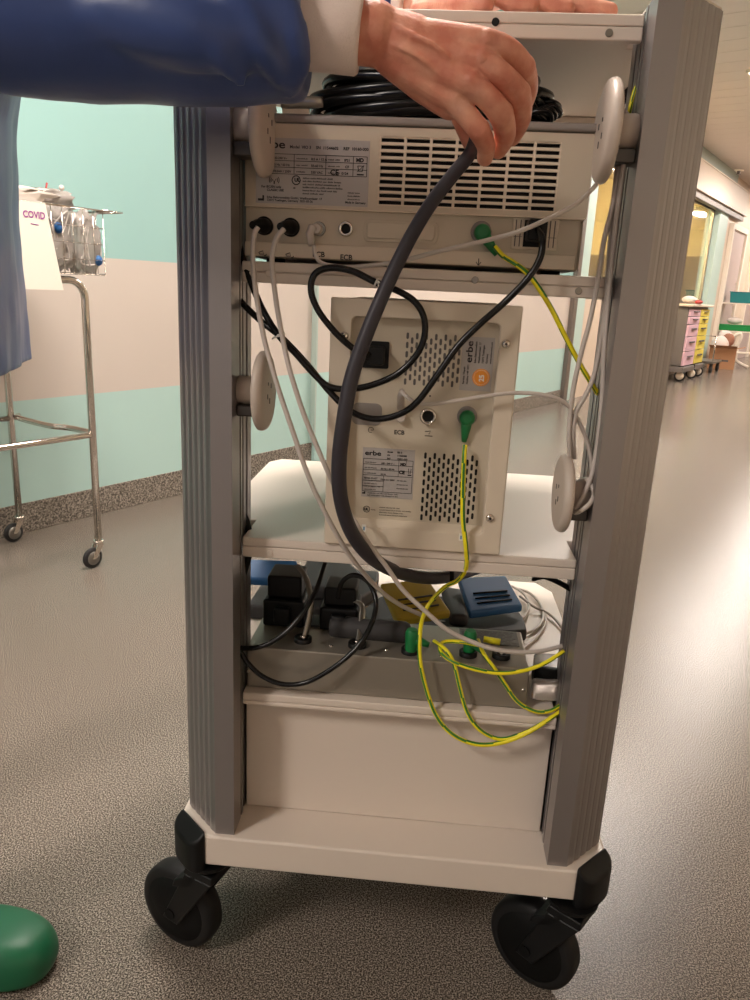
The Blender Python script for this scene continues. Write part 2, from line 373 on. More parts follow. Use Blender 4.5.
# ================================================================ EQUIPMENT CART
cart = root('equipment_cart', (0, .28, 0), 'tall white and aluminium medical equipment cart on black casters in the middle of the corridor', 'cart')
def build_cart():
    # base plate: octagonal tray, folded steel
    def octo(w, y0, y1, c): return [(-w+c, y0), (w-c, y0), (w, y0+c), (w, y1-c), (w-c, y1), (-w+c, y1), (-w, y1-c), (-w, y0+c)]
    MB().prism(octo(.313, 0, .565, .048), .19, .24).build('base', M['white_metal'], cart, bevel=.004, seg=3)
    MB().prism(octo(.30, .012, .553, .05), .183, .1901).build('underside', M['black_plastic'], cart)
    # corner bumpers
    for sx in (-1, 1):
        for fy in (0, 1):
            cx, cy = .289*sx, .024 if fy == 0 else .541
            dx, dy = sx, (-1 if fy == 0 else 1)
            nrm = V(dx, dy, 0).normalized(); tng = V(-nrm.y, nrm.x, 0)
            prof = []
            for k in range(13):
                a = -PI/2 + PI*k/12; sn = math.sin(a); q = V(cx, cy, 0) + tng*math.copysign(abs(sn)**.75, sn)*.036 + nrm*(max(0, math.cos(a))**.6*.023 - .002)
                prof.append((q.x, q.y))
            # wedge top: outer rim lower than the inner rim
            n = len(prof); vs = [(p[0], p[1], .178) for p in prof]
            vs += [(p[0], p[1], .247 - .020*max(0, math.cos(-PI/2+PI*k/12))**.7) for k, p in enumerate(prof)]
            m = MB(); m.add(vs, [tuple(range(n))[::-1], tuple(range(n, 2*n))] + [(i, (i+1) % n, n+(i+1) % n, n+i) for i in range(n)])
            m.build('corner_bumper', M['black_plastic'], cart, bevel=.005, seg=3)
    # casters
    def caster(swx, swy, ox, oy):
        h = V(-ox, -oy, 0).normalized(); ax = V(-h.y, h.x, 0)      # h: towards the swivel, ax: axle direction
        wc = V(swx+ox, swy+oy, .070); R_ = .070
        m = MB(); m.lathe(V(swx, swy, .184), (0, 0, -1), [(0, .036), (.006, .036), (.012, .028), (.02, .026)], 24)
        # fork: crown and two legs
        top = V(swx, swy, .158)
        for s in (-1, 1):
            o = ax*s*.0235
            a = top + o + h*.026; b = top + o - h*.024; c = wc + o - h*.016 + V(0, 0, -.012); d = wc + o + h*.014 + V(0, 0, -.016)
            th = ax*s*.005
            m.hexa([a, b, c, d], [a+th, b+th, c+th, d+th])
        a, b = top - ax*.0285, top + ax*.0285
        m.hexa([a+h*.028, a-h*.027, b-h*.027, b+h*.028], [a+h*.028+V(0,0,.014), a-h*.022+V(0,0,.014), b-h*.022+V(0,0,.014), b+h*.028+V(0,0,.014)])
        # brake/top cover
        m.hexa([a-h*.01+V(0,0,-.02), a-h*.05+V(0,0,-.035), b-h*.05+V(0,0,-.035), b-h*.01+V(0,0,-.02)], [a+V(0,0,.008), a-h*.045+V(0,0,-.02), b-h*.045+V(0,0,-.02), b+V(0,0,.008)])
        ca = m.build('caster', M['black_plastic'], cart, bevel=.003)
        w = MB(); w.lathe(wc-ax*.018, ax, [(0, R_-.014), (.001, R_-.006), (.006, R_-.001), (.012, R_), (.024, R_), (.030, R_-.001), (.035, R_-.006), (.036, R_-.014)], 48)
        wh = w.build('wheel', M['wheel_tread'], ca)
        w = MB(); w.lathe(wc-ax*.0184, ax, [(0, .02), (.0002, R_-.016), (.004, R_-.013), (.0328, R_-.013), (.0366, R_-.016), (.0368, .02)], 40)
        w.lathe(wc-ax*.030, ax, [(0, .009), (.06, .009)], 16)
        w.build('hub', M['black_rubber'], ca)
    caster(-.268, .030, -.050, .022); caster(.268, .018, -.040, .029)
    caster(-.25, .50, -.045, -.02); caster(.25, .50, .03, .04)
    # posts: chamfered extrusion with ribs on the oblique face
    for s in (-1, 1):
        a, b, d = .2237, .2508, .0559
        p = [(a, .008)]
        p += [(b, .008)]
        # four shallow flutes along the chamfer, set towards the outside
        nfl = 5; t0 = .06
        for k in range(nfl):
            ta = t0 + (1-t0)*k/nfl; tb = t0 + (1-t0)*(k+.82)/nfl; tc = t0 + (1-t0)*(k+.91)/nfl
            for t, dep in ((ta, 0), ((ta+tb)/2, -.0007), (tb, 0), (tc, .0009 if s > 0 else .0010)):
                q = (b + d*t - dep*.7, .008 + d*t + dep*.7); p.append(q)
        p += [(b+d, .008+d), (b+d, .118), (b+d-.01, .128), (a+.012, .128), (a+.003, .120), (a+.003, .100), (a+.014, .100), (a+.014, .086), (a+.0015, .086),
              (a+.0015, .072), (a+.010, .072), (a+.010, .060), (a, .060), (a, .052), (a+.004, .052), (a+.004, .046), (a, .046)]
        m = MB(); m.prism([(x*s, y) for x, y in p], .24, 1.316)
        post = m.build('post', M['alu'], cart)
        MB().prism([(s*x, y) for x, y in ((a+.001, .009), (b, .009), (b+d-.001, .065), (b+d-.001, .118), (a+.012, .127), (a+.003, .12))], 1.316, 1.3195).build('post_cap', M['white_metal'], post, bevel=.001)
        m = MB(); m.box((s*(a+.006), .061, .245), (s*(a+.0105), .0715, 1.315)); m.build('rail_insert', M['alu_dark'], post)
    # shelves
    def shelf(z, zf, back, name='shelf', c=.03):
        m = MB(); w = .2825
        # top skin, notched round the posts
        poly = [(-.2215, .05), (.2215, .05), (.2215, .130), (w, .130), (w, back-c), (w-c*.6, back), (-w+c*.6, back), (-w, back-c), (-w, .130), (-.2215, .130)]
        m.prism(poly, z-.012, z)
        m.box((-.2215, .05, zf), (.2215, .062, z-.0121))
        m.box((-w+.02, back-.014, zf), (w-.02, back-.001, z-.0121))
        m.box((-w, .131, zf), (-w+.012, back-c, z-.0121)); m.box((w-.012, .131, zf), (w, back-c, z-.0121))
        return m.build(name, M['white_metal'], cart, bevel=.002)
    s1 = shelf(1.034, 1.009, .53); s2 = shelf(.68, .652, .53)
    top = shelf(1.307, 1.2805, .50, 'top_board')
    sb = shelf(.447, .428, .565, 'bottom_shelf', .045)
    # holes / plugs in the front lips
    for par, lst in ((s1, ((475, 280), (578.5, 291), (269, 273.5))), (s2, ((270, 553),)), (top, ((495.5, 22), (609, 33)))):
        for (x, y) in lst:
            c = at(x, y, .05)
            MB().lathe(c+V(0, .002, 0), (0, -1, 0), [(0, .0042), (.003, .0042), (.0036, .0036)], 16).build('plug', M['black_hole'] if (x, y) == (495.5, 22) else (M['steel'] if par != s2 and x != 269 else M['white_metal']), par)
    # lower cabinet box
    m = MB(); m.box((-.222, .075, .2405), (.222, .082, .4275)); m.box((-.2825, .132, .2405), (-.275, .54, .4275)); m.box((.275, .132, .2405), (.2825, .54, .4275)); m.box((-.275, .53, .2405), (.275, .54, .4275))
    m.build('cabinet_panel', M['white_metal'], cart, bevel=.001)
    # cable hooks: (px, py, Y, radius, x of disc, post side)
    for (px, py, Y, R_, s) in ((263, 127, .036, .054, -1), (261.5, 391, .045, .050, -1), (607, 132, .036, .054, 1), (562, 493, .045, .050, 1)):
        c = at(px, py, Y); zc = c.z + (0.0 if s < 0 else 0.)
        xd = s*.1905
        cc = V(xd, Y, zc)
        m = MB(); ax = V(s, 0, 0)
        # domed disc: front towards the middle of the cart
        m.lathe(cc, ax, [(-.0052, R_*.15), (-.0052, R_*.80), (-.0046, R_*.90), (-.003, R_*.955), (.000, R_*.99), (.003, R_), (.006, R_*.985), (.008, R_*.93), (.009, R_*.6)], 48)
        hk = m.build('cable_hook', M['hook'], cart)
        m = MB(); m.cyl(cc+ax*.008, V(s*.2235, Y, zc), R_*.34, R_*.36, 28); m.build('spindle', M['hook'], hk)
        m = MB(); m.box((s*.200, Y-R_*.33, zc-R_*.62), (s*.2235, Y+R_*.33, zc-R_*.34)); m.build('clamp', M['alu_dark'], hk, bevel=.002)
        m = MB()
        for (a_, l_) in ((.5, .006), (2.2, .004), (3.6, .006), (4.9, .007)):
            q = cc + V(-s*.0050, math.cos(a_)*R_*.22, math.sin(a_)*R_*.25)
            m.box(q-V(.0008, .0014, l_/2), q+V(.0008, .0014, l_/2))
        m.build('slot', M['alu_dark'], hk)
build_cart()

# ================================================================ DEVICES
def pxrect(x0, y0, x1, y1, Y):
    a = at((x0+x1)/2, y0, Y); b = at((x0+x1)/2, y1, Y); l = at(x0, (y0+y1)/2, Y); r = at(x1, (y0+y1)/2, Y)
    return l.x, b.z, r.x, a.z
def words(m, x0, x1, z, h, Y, mi=0, seed=0, lo=.004, hi=.011):
    rr = random.Random(seed); x = x0
    while x < x1-.002:
        w = min(rr.uniform(lo, hi), x1-x)
        # each word a row of tiny strokes
        k = x
        while k < x+w:
            hh = h*rr.choice((.65, .65, 1.)); m.box((k, Y-.0002, z), (k+h*.32, Y, z+hh), mi); k += h*.55
        x += w + h*.8
def plug_round(name, parent, c, r, mats, ln=.018):
    return MB().lathe(c, (0, -1, 0), [(0, r), (ln*.5, r), (ln*.8, r*.9), (ln, r*.7)], 24).build(name, mats, parent)

# ---- generator (upper bay) -------------------------------------------------
YG = .066
gen = root('electrosurgical_generator', (-.02, .25, 1.034), 'wide beige electrosurgical generator with long slotted vent on the upper shelf', 'medical device')
def build_gen():
    x0, x1 = -.2213, .1865; Y = YG
    zt = at(420, 118, Y).z; zl = at(420, 127, Y).z; zmid = at(420, 212, Y).z; zr = at(420, 249, Y).z; zb = 1.0395
    # housing body
    m = MB(); m.box((x0, Y+.012, zb), (x1, Y+.37, zl-.001)); m.build('housing', M['dev_beige'], gen, bevel=.004)
    m = MB(); m.box((x0-.0005, Y-.004, zl), (x1+.004, Y+.372, zt)); m.build('lid', M['dev_grey'], gen, bevel=.003)
    for fx in (x0+.03, x1-.03):
        for fy in (Y+.04, Y+.33): MB().cyl((fx, fy, 1.034), (fx, fy, zb), .012, n=16).build('foot', M['black_rubber'], gen)
    # rear panel with opening for grille
    gx0, gz0, gx1, gz1 = pxrect(378.5, 139, 559, 209, Y)
    gz0 -= .0; rp = MB()
    gz1 = min(gz1, zl-.004)
    rp.box((x0, Y, zmid), (gx0, Y+.0125, zl-.001)); rp.box((gx1, Y, zmid), (x1, Y+.0125, zl-.001))
    rp.box((gx0, Y, gz1), (gx1, Y+.0125, zl-.001)); 
    if gz0 > zmid: rp.box((gx0, Y, zmid), (gx1, Y+.0125, gz0))
    panel = rp.build('rear_panel', M['dev_beige'], gen)
    m = MB(); m.box((x0, Y-.003, zmid-.002), (x1-.002, Y+.012, zmid)); m.build('ledge', M['dev_beige2'], gen, bevel=.0008)
    # grille: bars 7 columns x 10 rows
    g = MB(); nc, nr = 7, 10; pw = (gx1-gx0)/nc; ph = (gz1-gz0)/nr
    for i in range(nc+1): g.box((gx0+i*pw-.0016, Y+.0005, gz0), (gx0+i*pw+.0016, Y+.006, gz1))
    for j in range(nr+1): g.box((gx0, Y+.001, gz0+j*ph-.0016), (gx1, Y+.0055, gz0+j*ph+.0016))
    gr = g.build('vent_grille', M['dev_beige2'], gen)
    m = MB(); m.box((gx0, Y+.0075, gz0), (gx1, Y+.0115, gz1)); m.build('vent_interior', M['black_hole'], gr)
    # framed edge round the grille
    # recessed socket strip
    m = MB(); m.box((x0, Y+.005, zr), (x1-.006, Y+.0125, zmid-.002)); m.build('socket_panel', M['dev_beige'], gen)
    m = MB(); m.box((x0, Y-.002, zb+.001), (x1-.008, Y+.0125, zr)); lp = m.build('lower_rail', M['dev_beige2'], gen, bevel=.001)
    for t, px, py in (('ECB', 340, 259.5), ('ECB', 312.5, 256.5)):
        q = at(px, py, Y-.002); m = MB(); m.text(t, .0085, q, (1, 0, 0), (0, 0, 1), off=.00025); m.build('printed_text', M['print'], lp)
    for px, py in ((262, 255), (289, 257), (478.5, 262)):
        q = at(px, py, Y-.0022); m = MB()
        if px < 400:
            m.box(q+V(-.004, -.0002, -.003), q+V(.007, 0, -.002)); m.tube([q+V(-.004, 0, .003), q+V(.001, 0, .005), q+V(.002, 0, .001), q+V(-.003, 0, .001), q+V(-.004, 0, .003)], .0005, 4)
            m.tube([q+V(.003, 0, -.001), q+V(.006, 0, .001)], .0006, 4)
        else:
            m.tube([q+V(0, 0, .004), q+V(0, 0, -.004)], .0005, 4); m.tube([q+V(-.003, 0, 0), q+V(0, 0, -.004), q+V(.003, 0, 0)], .0005, 4)
        m.build('printed_symbol', M['print'], lp)
    # label plate
    lx0, lz0, lx1, lz1 = pxrect(256, 139, 369, 205, Y)
    m = MB(); m.box((lx0, Y-.0006, lz0), (lx1, Y, lz1)); lab = m.build('label_plate', M['label_silver'], gen)
    t = MB(); yy = Y-.0008; W_ = lx1-lx0; H_ = lz1-lz0
    X_ = lambda k: lx0+W_*k
    Z_ = lambda k: lz1-H_*k
    ux, uz = (1, 0, 0), (0, 0, 1)
    t.text('erbe', .0125, (X_(.03), yy, Z_(.155)), ux, uz, off=.00025, sx=1.35)
    t.text('Model  VIO 3', .0046, (X_(.30), yy, Z_(.15)), ux, uz); t.text('SN  11544602', .0046, (X_(.53), yy, Z_(.15)), ux, uz); t.text('REF  10160-000', .0046, (X_(.77), yy, Z_(.15)), ux, uz)
    # table
    for k in (.24, .34, .44, .54): t.box((X_(.03), yy-.0002, Z_(k)-.0003), (X_(.98), yy, Z_(k)+.0003))
    for k in (.03, .34, .62, .86, .98): t.box((X_(k)-.0003, yy-.0002, Z_(.54)), (X_(k)+.0003, yy, Z_(.24)))
    for r, row in enumerate((('220-240 V~', '8.0 A / 12 A'), ('50 Hz / 60 Hz', '50-60 Hz'), ('T8,0AH / 250V', '550 VAC'))):
        t.text(row[0], .0036, (X_(.15), yy, Z_(.32+.1*r)), ux, uz); t.text(row[1], .0038, (X_(.49), yy, Z_(.32+.1*r)), ux, uz)
        words(t, X_(.36), X_(.46), Z_(.31+.1*r), .0015, yy, 0, r); words(t, X_(.64), X_(.74), Z_(.31+.1*r), .0015, yy, 0, r+9)
        words(t, X_(.05), X_(.13), Z_(.31+.1*r), .0015, yy, 0, r+19)
    t.text('IP21', .004, (X_(.78), yy, Z_(.32)), ux, uz); t.text('CF', .004, (X_(.79), yy, Z_(.42)), ux, uz); t.text('CE', .0085, (X_(.66), yy, Z_(.53)), ux, uz, off=.0002); t.text('0124', .004, (X_(.76), yy, Z_(.52)), ux, uz)
    t.text('MD', .0058, (X_(.885), yy, Z_(.32)), ux, uz, off=.0002)
    t.tube([(X_(.90), yy, Z_(.38)), (X_(.91), yy, Z_(.46)), (X_(.94), yy, Z_(.46)), (X_(.95), yy, Z_(.38)), (X_(.90), yy, Z_(.38))], .0004, 4)
    t.tube([(X_(.895), yy, Z_(.47)), (X_(.955), yy, Z_(.37))], .0003, 4); t.box((X_(.895), yy-.0002, Z_(.52)), (X_(.955), yy, Z_(.50)))
    t.tube([(X_(.36)+.005*math.cos(a/10*2*PI), yy, Z_(.63)+.005*math.sin(a/10*2*PI)) for a in range(10)], .0005, 4, closed=True)
    t.text('UL', .0055, (X_(.345), yy, Z_(.65)), ux, uz, off=.0002); t.text('E12345'[:0] or 'us', .003, (X_(.335), yy, Z_(.76)), ux, uz)
    for r in range(6): words(t, X_(.42), X_(.42 + (.27, .36, .33, .35, .30, .2)[r]), Z_(.605+.047*r), .0017, yy, 0, 30+r)
    for r in range(3): words(t, X_(.82), X_(.93), Z_(.80+.05*r), .0014, yy, 0, 50+r)
    t.text('For IEC/EN only', .0036, (X_(.05), yy, Z_(.76)), ux, uz); t.text('CLASSIC USE', .0036, (X_(.10), yy, Z_(.81)), ux, uz)
    for rr_ in (.002, .004, .006):
        for s in (-1, 1): t.tube([(X_(.165)+s*rr_*math.cos(a), yy, Z_(.64)+rr_*math.sin(a)) for a in (-.6, -.2, .2, .6)], .00035, 4)
    t.box((X_(.16), yy-.0002, Z_(.70)), (X_(.17), yy, Z_(.65)))
    t.box((X_(.02), yy-.0002, Z_(.965)), (X_(.075), yy, Z_(.93))); t.box((X_(.06), yy-.0002, Z_(.93)), (X_(.075), yy, Z_(.88)))
    t.text('Erbe Elektromedizin GmbH, Waldhoernlestr. 17', .0034, (X_(.10), yy, Z_(.92)), ux, uz); t.text('72072 Tuebingen, Germany  2021-05-26', .0034, (X_(.10), yy, Z_(.965)), ux, uz)
    t.text('Made in Germany', .0034, (X_(.80), yy, Z_(.955)), ux, uz)
    t.build('printed_text', M['print'], lab)
    # sockets
    Ys = Y+.005
    for px, py in ((264.5, 226), (291, 227.5)):
        c = at(px, py, Ys)
        s = MB().lathe(c, (0, -1, 0), [(0, .0110), (.004, .0110), (.006, .0100), (.006, .008), (.0065, .001)], 28).build('round_socket', M['black_plastic'], gen)
    c = at(346, 229, Ys)
    s = MB().lathe(c, (0, -1, 0), [(0, .0088), (.004, .0088), (.005, .0078), (.005, .0060), (.001, .0058), (.001, .001)], 28).build('round_socket', M['chrome'], gen)
    MB().lathe(c+V(0, -.0012, 0), (0, -1, 0), [(0, .0056), (.0003, .0056)], 20).build('socket_hole', M['black_hole'], s)
    c = at(319, 229, Ys)
    MB().lathe(c, (0, -1, 0), [(0, .0085), (.003, .0085), (.004, .0078)], 28).build('round_socket', M['steel'], gen)
    c = at(481, 232, Ys)
    MB().lathe(c, (0, -1, 0), [(0, .0125), (.003, .0125), (.0035, .011)], 28).build('ground_socket', M['dev_grey'], gen)
    # blank cover
    bx0, bz0, bx1, bz1 = pxrect(364, 221, 438, 243, Ys)
    b = MB().rrect(bx0, bz0, bx1, bz1, .006, Ys-.0022, Ys).build('blank_cover', M['dev_beige'], gen, bevel=.0006)
    MB().rrect(bx0+.004, bz0+.004, bx1-.004, bz1-.003, .004, Ys-.0044, Ys-.002).build('cover_inset', M['dev_beige'], b, bevel=.0006)
    # mains inlet block
    ix0, iz0, ix1, iz1 = pxrect(512, 217, 558, 250, Ys)
    p = MB(); p.box((ix0, Ys-.003, iz0), (ix1, Ys, iz1)); ib = p.build('mains_inlet', M['dev_beige2'], gen, bevel=.001)
    m = MB(); ww = ix1-ix0
    m.box((ix0+ww*.25, Ys-.0045, iz0+.003), (ix1-ww*.25, Ys-.003, iz1-.004)); m.build('inlet_opening', M['black_hole'], ib)
    for ks, ln in (((.06, .16), (.002, ww*.22)), ((.80, .90), (ww*.78, ww-.002))):
        m = MB(); m.box((ix0+ln[0], Ys-.0034, iz0+.014), (ix0+ln[1], Ys-.003, iz0+.0145))
        for k in ks: m.box((ix0+ww*k, Ys-.0034, iz0+.003), (ix0+ww*k+.0012, Ys-.003, iz0+.014)); m.box((ix0+ww*k, Ys-.0034, iz0+.0145), (ix0+ww*k+.0012, Ys-.003, iz1-.004))
        m.build('inlet_mark', M['print_soft'], ib)
build_gen()

# ---- second device ---------------------------------------------------------
YD = .044
dev = root('smoke_extractor_unit', (.005, .2, .68), 'upright beige medical device with recessed rear panel on the middle shelf', 'medical device')
def build_dev():
    Y = YD; x0, x1, z0, z1 = -.1105, .1205, .6815, .9965
    ix0, _, _, iz1 = pxrect(353, 320, 499, 500, Y); ix1 = at(492, 425, Y).x; iz0 = at(425, 531, Y).z; ix0 = at(348, 425, Y).x
    D = .016
    f = MB(); rc = .007; inner = []
    for cx, cz, a0 in ((ix0+rc, iz0+rc, PI), (ix1-rc, iz0+rc, 1.5*PI), (ix1-rc, iz1-rc, 0), (ix0+rc, iz1-rc, PI/2)):
        for k in range(6): a = a0+k*PI/10; inner.append((cx+rc*math.cos(a), cz+rc*math.sin(a)))
    outer = [(x0, z0), (x1, z0), (x1, z1), (x0, z1)]
    vs = [(p[0], yy_, p[1]) for yy_ in (Y, Y+D) for p in outer+inner]; fs = []
    for o_ in (0, 28):
        for c_ in range(4):
            for k in range(5): fs.append((o_+c_, o_+4+c_*6+k, o_+4+c_*6+k+1))
            n_ = (c_+1) % 4; fs.append((o_+c_, o_+n_, o_+4+n_*6, o_+4+c_*6+5))
    for c_ in range(4): fs.append((c_, (c_+1) % 4, 28+(c_+1) % 4, 28+c_))
    for k in range(24): fs.append((4+k, 4+(k+1) % 24, 32+(k+1) % 24, 32+k))
    f.add(vs, fs)
    f.build('rear_frame', M['dev_beige2'], dev, bevel=.002)
    # sloped sill at the bottom of the recess
    m = MB(); m.hexa([(ix0, Y+.001, iz0), (ix1, Y+.001, iz0), (ix1, Y+D, iz0), (ix0, Y+D, iz0)], [(ix0, Y+.001, iz0+.0005), (ix1, Y+.001, iz0+.0005), (ix1, Y+D, iz0+.010), (ix0, Y+D, iz0+.010)])
    m.build('recess_sill', M['dev_beige2'], dev)
    m = MB(); m.box((x0+.003, Y+D, z0+.002), (x1-.003, Y+.36, z1-.002)); m.build('housing', M['dev_beige'], dev, bevel=.003)
    Yr = Y+D-.003
    m = MB(); m.box((ix0, Yr, iz0+.004), (ix1, Y+D, iz1)); m.build('recessed_panel', M['dev_beige'], dev)
    for px, py in ((344, 336), (506, 344), (490, 518)):
        c = at(px, py, Y); s = MB().lathe(c, (0, -1, 0), [(0, .0055), (.001, .0055), (.003, .004), (.0035, .002)], 20).build('screw', M['chrome'], dev)
        MB().lathe(c+V(0, -.0034, 0), (0, -1, 0), [(0, .0018), (.0004, .0018)], 6).build('screw_socket', M['print'], s)
    # inlet
    a0, b0, a1, b1 = pxrect(362, 341, 389, 368, Yr)
    il = MB().rrect(a0, b0, a1, b1, .002, Yr-.003, Yr).build('mains_inlet', M['black_plastic'], dev)
    a0, b0, a1, b1 = pxrect(352, 403, 382, 425, Yr)
    h = MB().rrect(a0, b0, a1, b1, .008, Yr-.001, Yr).build('grip_recess', M['dev_grey'], dev, bevel=.0004)
    # vents
    for (vx0, vy0, vx1, vy1, nc, nr, mt, slx) in ((404, 337, 461, 383, 12, 5, 'print_soft', 0), (421, 457, 477, 519, 12, 7, 'black_hole', 0)):
        a0, b0, a1, b1 = pxrect(vx0, vy0, vx1, vy1, Yr); m = MB()
        pw = (a1-a0)/nc; ph = (b1-b0)/nr
        for i in range(nc):
            for j in range(nr+ (0 if i % 2 else 1)):
                cx = a0+(i+.5)*pw; cz = b0 + (j+(.5 if i % 2 else 0))*ph
                l, r = ph*.36, pw*.27
                if cz-l < b0-ph*.5: continue
                pts = [(cx+r*math.cos(t), cz+(l-r)+r*math.sin(t)) for t in [k*PI/4 for k in range(5)]] + [(cx+r*math.cos(t), cz-(l-r)+r*math.sin(t)) for t in [PI+k*PI/4 for k in range(5)]]
                m.prism(pts, Yr-.0003, Yr, 'y')
        m.build('vent_slots', M[mt], dev)
    # vertical label with orange seal
    a0, b0, a1, b1 = pxrect(461, 337, 493, 391, Yr)
    l = MB(); l.box((a0, Yr-.0005, b0), (a1, Yr, b1)); lb = l.build('label_plate', M['label_silver'], dev)
    t = MB(); W_ = a1-a0; H_ = b1-b0; ux, uz = (0, 0, 1), (-1, 0, 0); yy = Yr-.0007
    def vt(s, size, kx, kz, **k): t.text(s, size, (a0+W_*kx, yy, b0+H_*kz), ux, uz, **k)
    vt('erbe', .0115, .33, .52, off=.0002, sx=1.25)
    for i, s in enumerate(('Erbe Elektromedizin', 'Waldhoernlestr. 17', '72072 Tuebingen', 'Germany', 'www.erbe-med.com')): vt(s, .0032, .46+i*.12, .52)
    vt('Service / Repair', .0034, .14, .12); vt('Hotline +49 7071', .0034, .26, .12)
    t.build('printed_text', M['print'], lb)
    c = at(481, 377.5, Yr-.0006); s = MB().lathe(c, (0, -1, 0), [(0, .0108), (.0005, .0108)], 32).build('round_seal', M['sticker_orange'], lb)
    t = MB(); t.text('25', .0085, c+V(.0035, -.0007, -.005), (0, 0, 1), (-1, 0, 0), off=.0003)
    for k in range(26):
        a = 2*PI*k/26; q = c+V(math.cos(a)*.009, -.0006, math.sin(a)*.009); t.box(q+V(-.0003, -.0002, -.0006), q+V(.0003, 0, .0006))
    t.build('printed_text', M['sticker_white'], s)
    # type label
    a0, b0, a1, b1 = pxrect(362, 448.5, 414, 498, Yr)
    l = MB(); l.box((a0, Yr-.0005, b0), (a1, Yr, b1)); lb = l.build('label_plate', M['label_silver'], dev)
    t = MB(); W_ = a1-a0; H_ = b1-b0; ux, uz = (1, 0, 0), (0, 0, 1); X_ = lambda k: a0+W_*k; Z_ = lambda k: b1-H_*k
    t.text('erbe', .0088, (X_(.04), yy, Z_(.15)), ux, uz, off=.00018, sx=1.3)
    for i, (p, q) in enumerate((('Model', 'IES 3'), ('SN', '11560408'), ('REF', '10321-000'))): t.text(p, .0028, (X_(.47), yy, Z_(.08+.065*i)), ux, uz); t.text(q, .0031, (X_(.66), yy, Z_(.08+.065*i)), ux, uz)
    for k in (.22, .33, .44, .55, .88): t.box((X_(.02), yy-.0002, Z_(k)-.00025), (X_(.97), yy, Z_(k)+.00025))
    for k in (.66, .77): t.box((X_(.02), yy-.0002, Z_(k)-.00025), (X_(.42), yy, Z_(k)+.00025))
    for k, za, zb_ in ((.02, .22, .88), (.70, .22, .55), (.97, .22, .88), (.42, .55, .88), (.84, .22, .33)): t.box((X_(k)-.00025, yy-.0002, Z_(zb_)), (X_(k)+.00025, yy, Z_(za)))
    for r, s in enumerate(('100 - 240 V ~', '50 Hz / 60 Hz', '3.5 A', 'T5 A H / 250V')): words(t, X_(.05), X_(.28), Z_(.30+.11*r), .0012, yy, 0, r+70, .002, .006); t.text(s, .0031, (X_(.36), yy, Z_(.315+.11*r)), ux, uz)
    t.text('MD', .0045, (X_(.73), yy, Z_(.32)), ux, uz, off=.0002); t.text('CE', .0062, (X_(.71), yy, Z_(.49)), ux, uz, off=.0003); t.box((X_(.88), yy-.0002, Z_(.52)), (X_(.95), yy, Z_(.50)))
    t.tube([(X_(.89), yy, Z_(.38)), (X_(.90), yy, Z_(.48)), (X_(.93), yy, Z_(.48)), (X_(.94), yy, Z_(.38))], .0003, 4)
    for r in range(5): words(t, X_(.05), X_(.38 if r % 2 else .30), Z_(.61+.06*r), .0011, yy, 0, r+80, .002, .006)
    for r in range(3): words(t, X_(.68), X_(.90), Z_(.64+.08*r), .0013, yy, 0, r+90, .002, .006)
    t.box((X_(.02), yy-.0002, Z_(.94)), (X_(.08), yy, Z_(.91))); t.box((X_(.06), yy-.0002, Z_(.91)), (X_(.08), yy, Z_(.89)))
    words(t, X_(.12), X_(.72), Z_(.925), .0013, yy, 0, 101, .003, .008); words(t, X_(.12), X_(.76), Z_(.97), .0013, yy, 0, 102, .003, .008)
    t.build('printed_text', M['print'], lb)
    t = MB(); c = at(366.5, 509, Yr)
    t.tube([(c.x+.0042*math.cos(a/12*2*PI), Yr-.0004, c.z+.0042*math.sin(a/12*2*PI)) for a in range(12)], .0004, 4, closed=True)
    t.text('UL', .0045, c+V(-.003, -.0004, -.0015), ux, uz, off=.0002); words(t, c.x+.006, c.x+.012, c.z-.001, .0014, Yr-.0002, 0, 3)
    for r in range(4): words(t, c.x+.017, c.x+.017+(.028, .042, .033, .038)[r], c.z+.003-.0034*r, .0014, Yr-.0002, 0, 110+r, .003, .008)
    t.build('printed_text', M['print'], dev)
    t = MB()
    q = at(394, 434, Yr); t.text('ECB', .0075, q, ux, uz, off=.00025)
    t.build('printed_text', M['print'], dev)
    t = MB()
    q = at(428, 434, Yr-.0003); t.box(q+V(-.004, -.0002, -.003), q+V(.006, 0, -.002)); t.tube([q+V(-.004, 0, .003), q+V(.003, 0, .004), q+V(.001, 0, 0)], .0005, 4)
    t.build('printed_symbol', M['print'], dev)
    t = MB()
    q = at(371, 430, Yr-.0003); t.tube([q+V(.0035*math.cos(a/10*5), 0, .0035*math.sin(a/10*5)) for a in range(11)], .0004, 4); t.tube([q+V(0, 0, 0), q+V(.003, 0, 0)], .0004, 4)
    t.build('printed_symbol', M['print'], dev)
    t = MB()
    q = at(430, 396, Yr-.0003); t.tube([q, q+V(0, .0004, 0)], .0012, 8)
    t.build('printed_symbol', M['print'], dev)
    for px, py in ((364, 528), (461, 537)):
        c = at(px, py, Y); m = MB(); m.box(c+V(-.0028, -.0004, -.005), c+V(.0028, 0, .005)); s = m.build('sticker', M['sticker_white'], dev)
        m = MB(); m.box(c+V(-.0012, -.0006, -.003), c+V(.0012, -.0004, .002)); m.build('sticker_mark', M['sticker_blue'], s)
    c = at(428, 416, Yr)
    s = MB().lathe(c, (0, -1, 0), [(0, .0105), (.005, .0105), (.0065, .0095), (.0065, .0075), (.001, .0072), (.001, .001)], 32).build('round_socket', M['chrome'], dev)
    MB().lathe(c+V(0, -.0012, 0), (0, -1, 0), [(0, .007), (.0004, .007)], 20).build('socket_hole', M['black_hole'], s)
    c = at(467, 416, Yr); MB().lathe(c, (0, -1, 0), [(0, .0125), (.003, .0125), (.0036, .011)], 28).build('ground_socket', M['dev_grey'], dev)
build_dev()

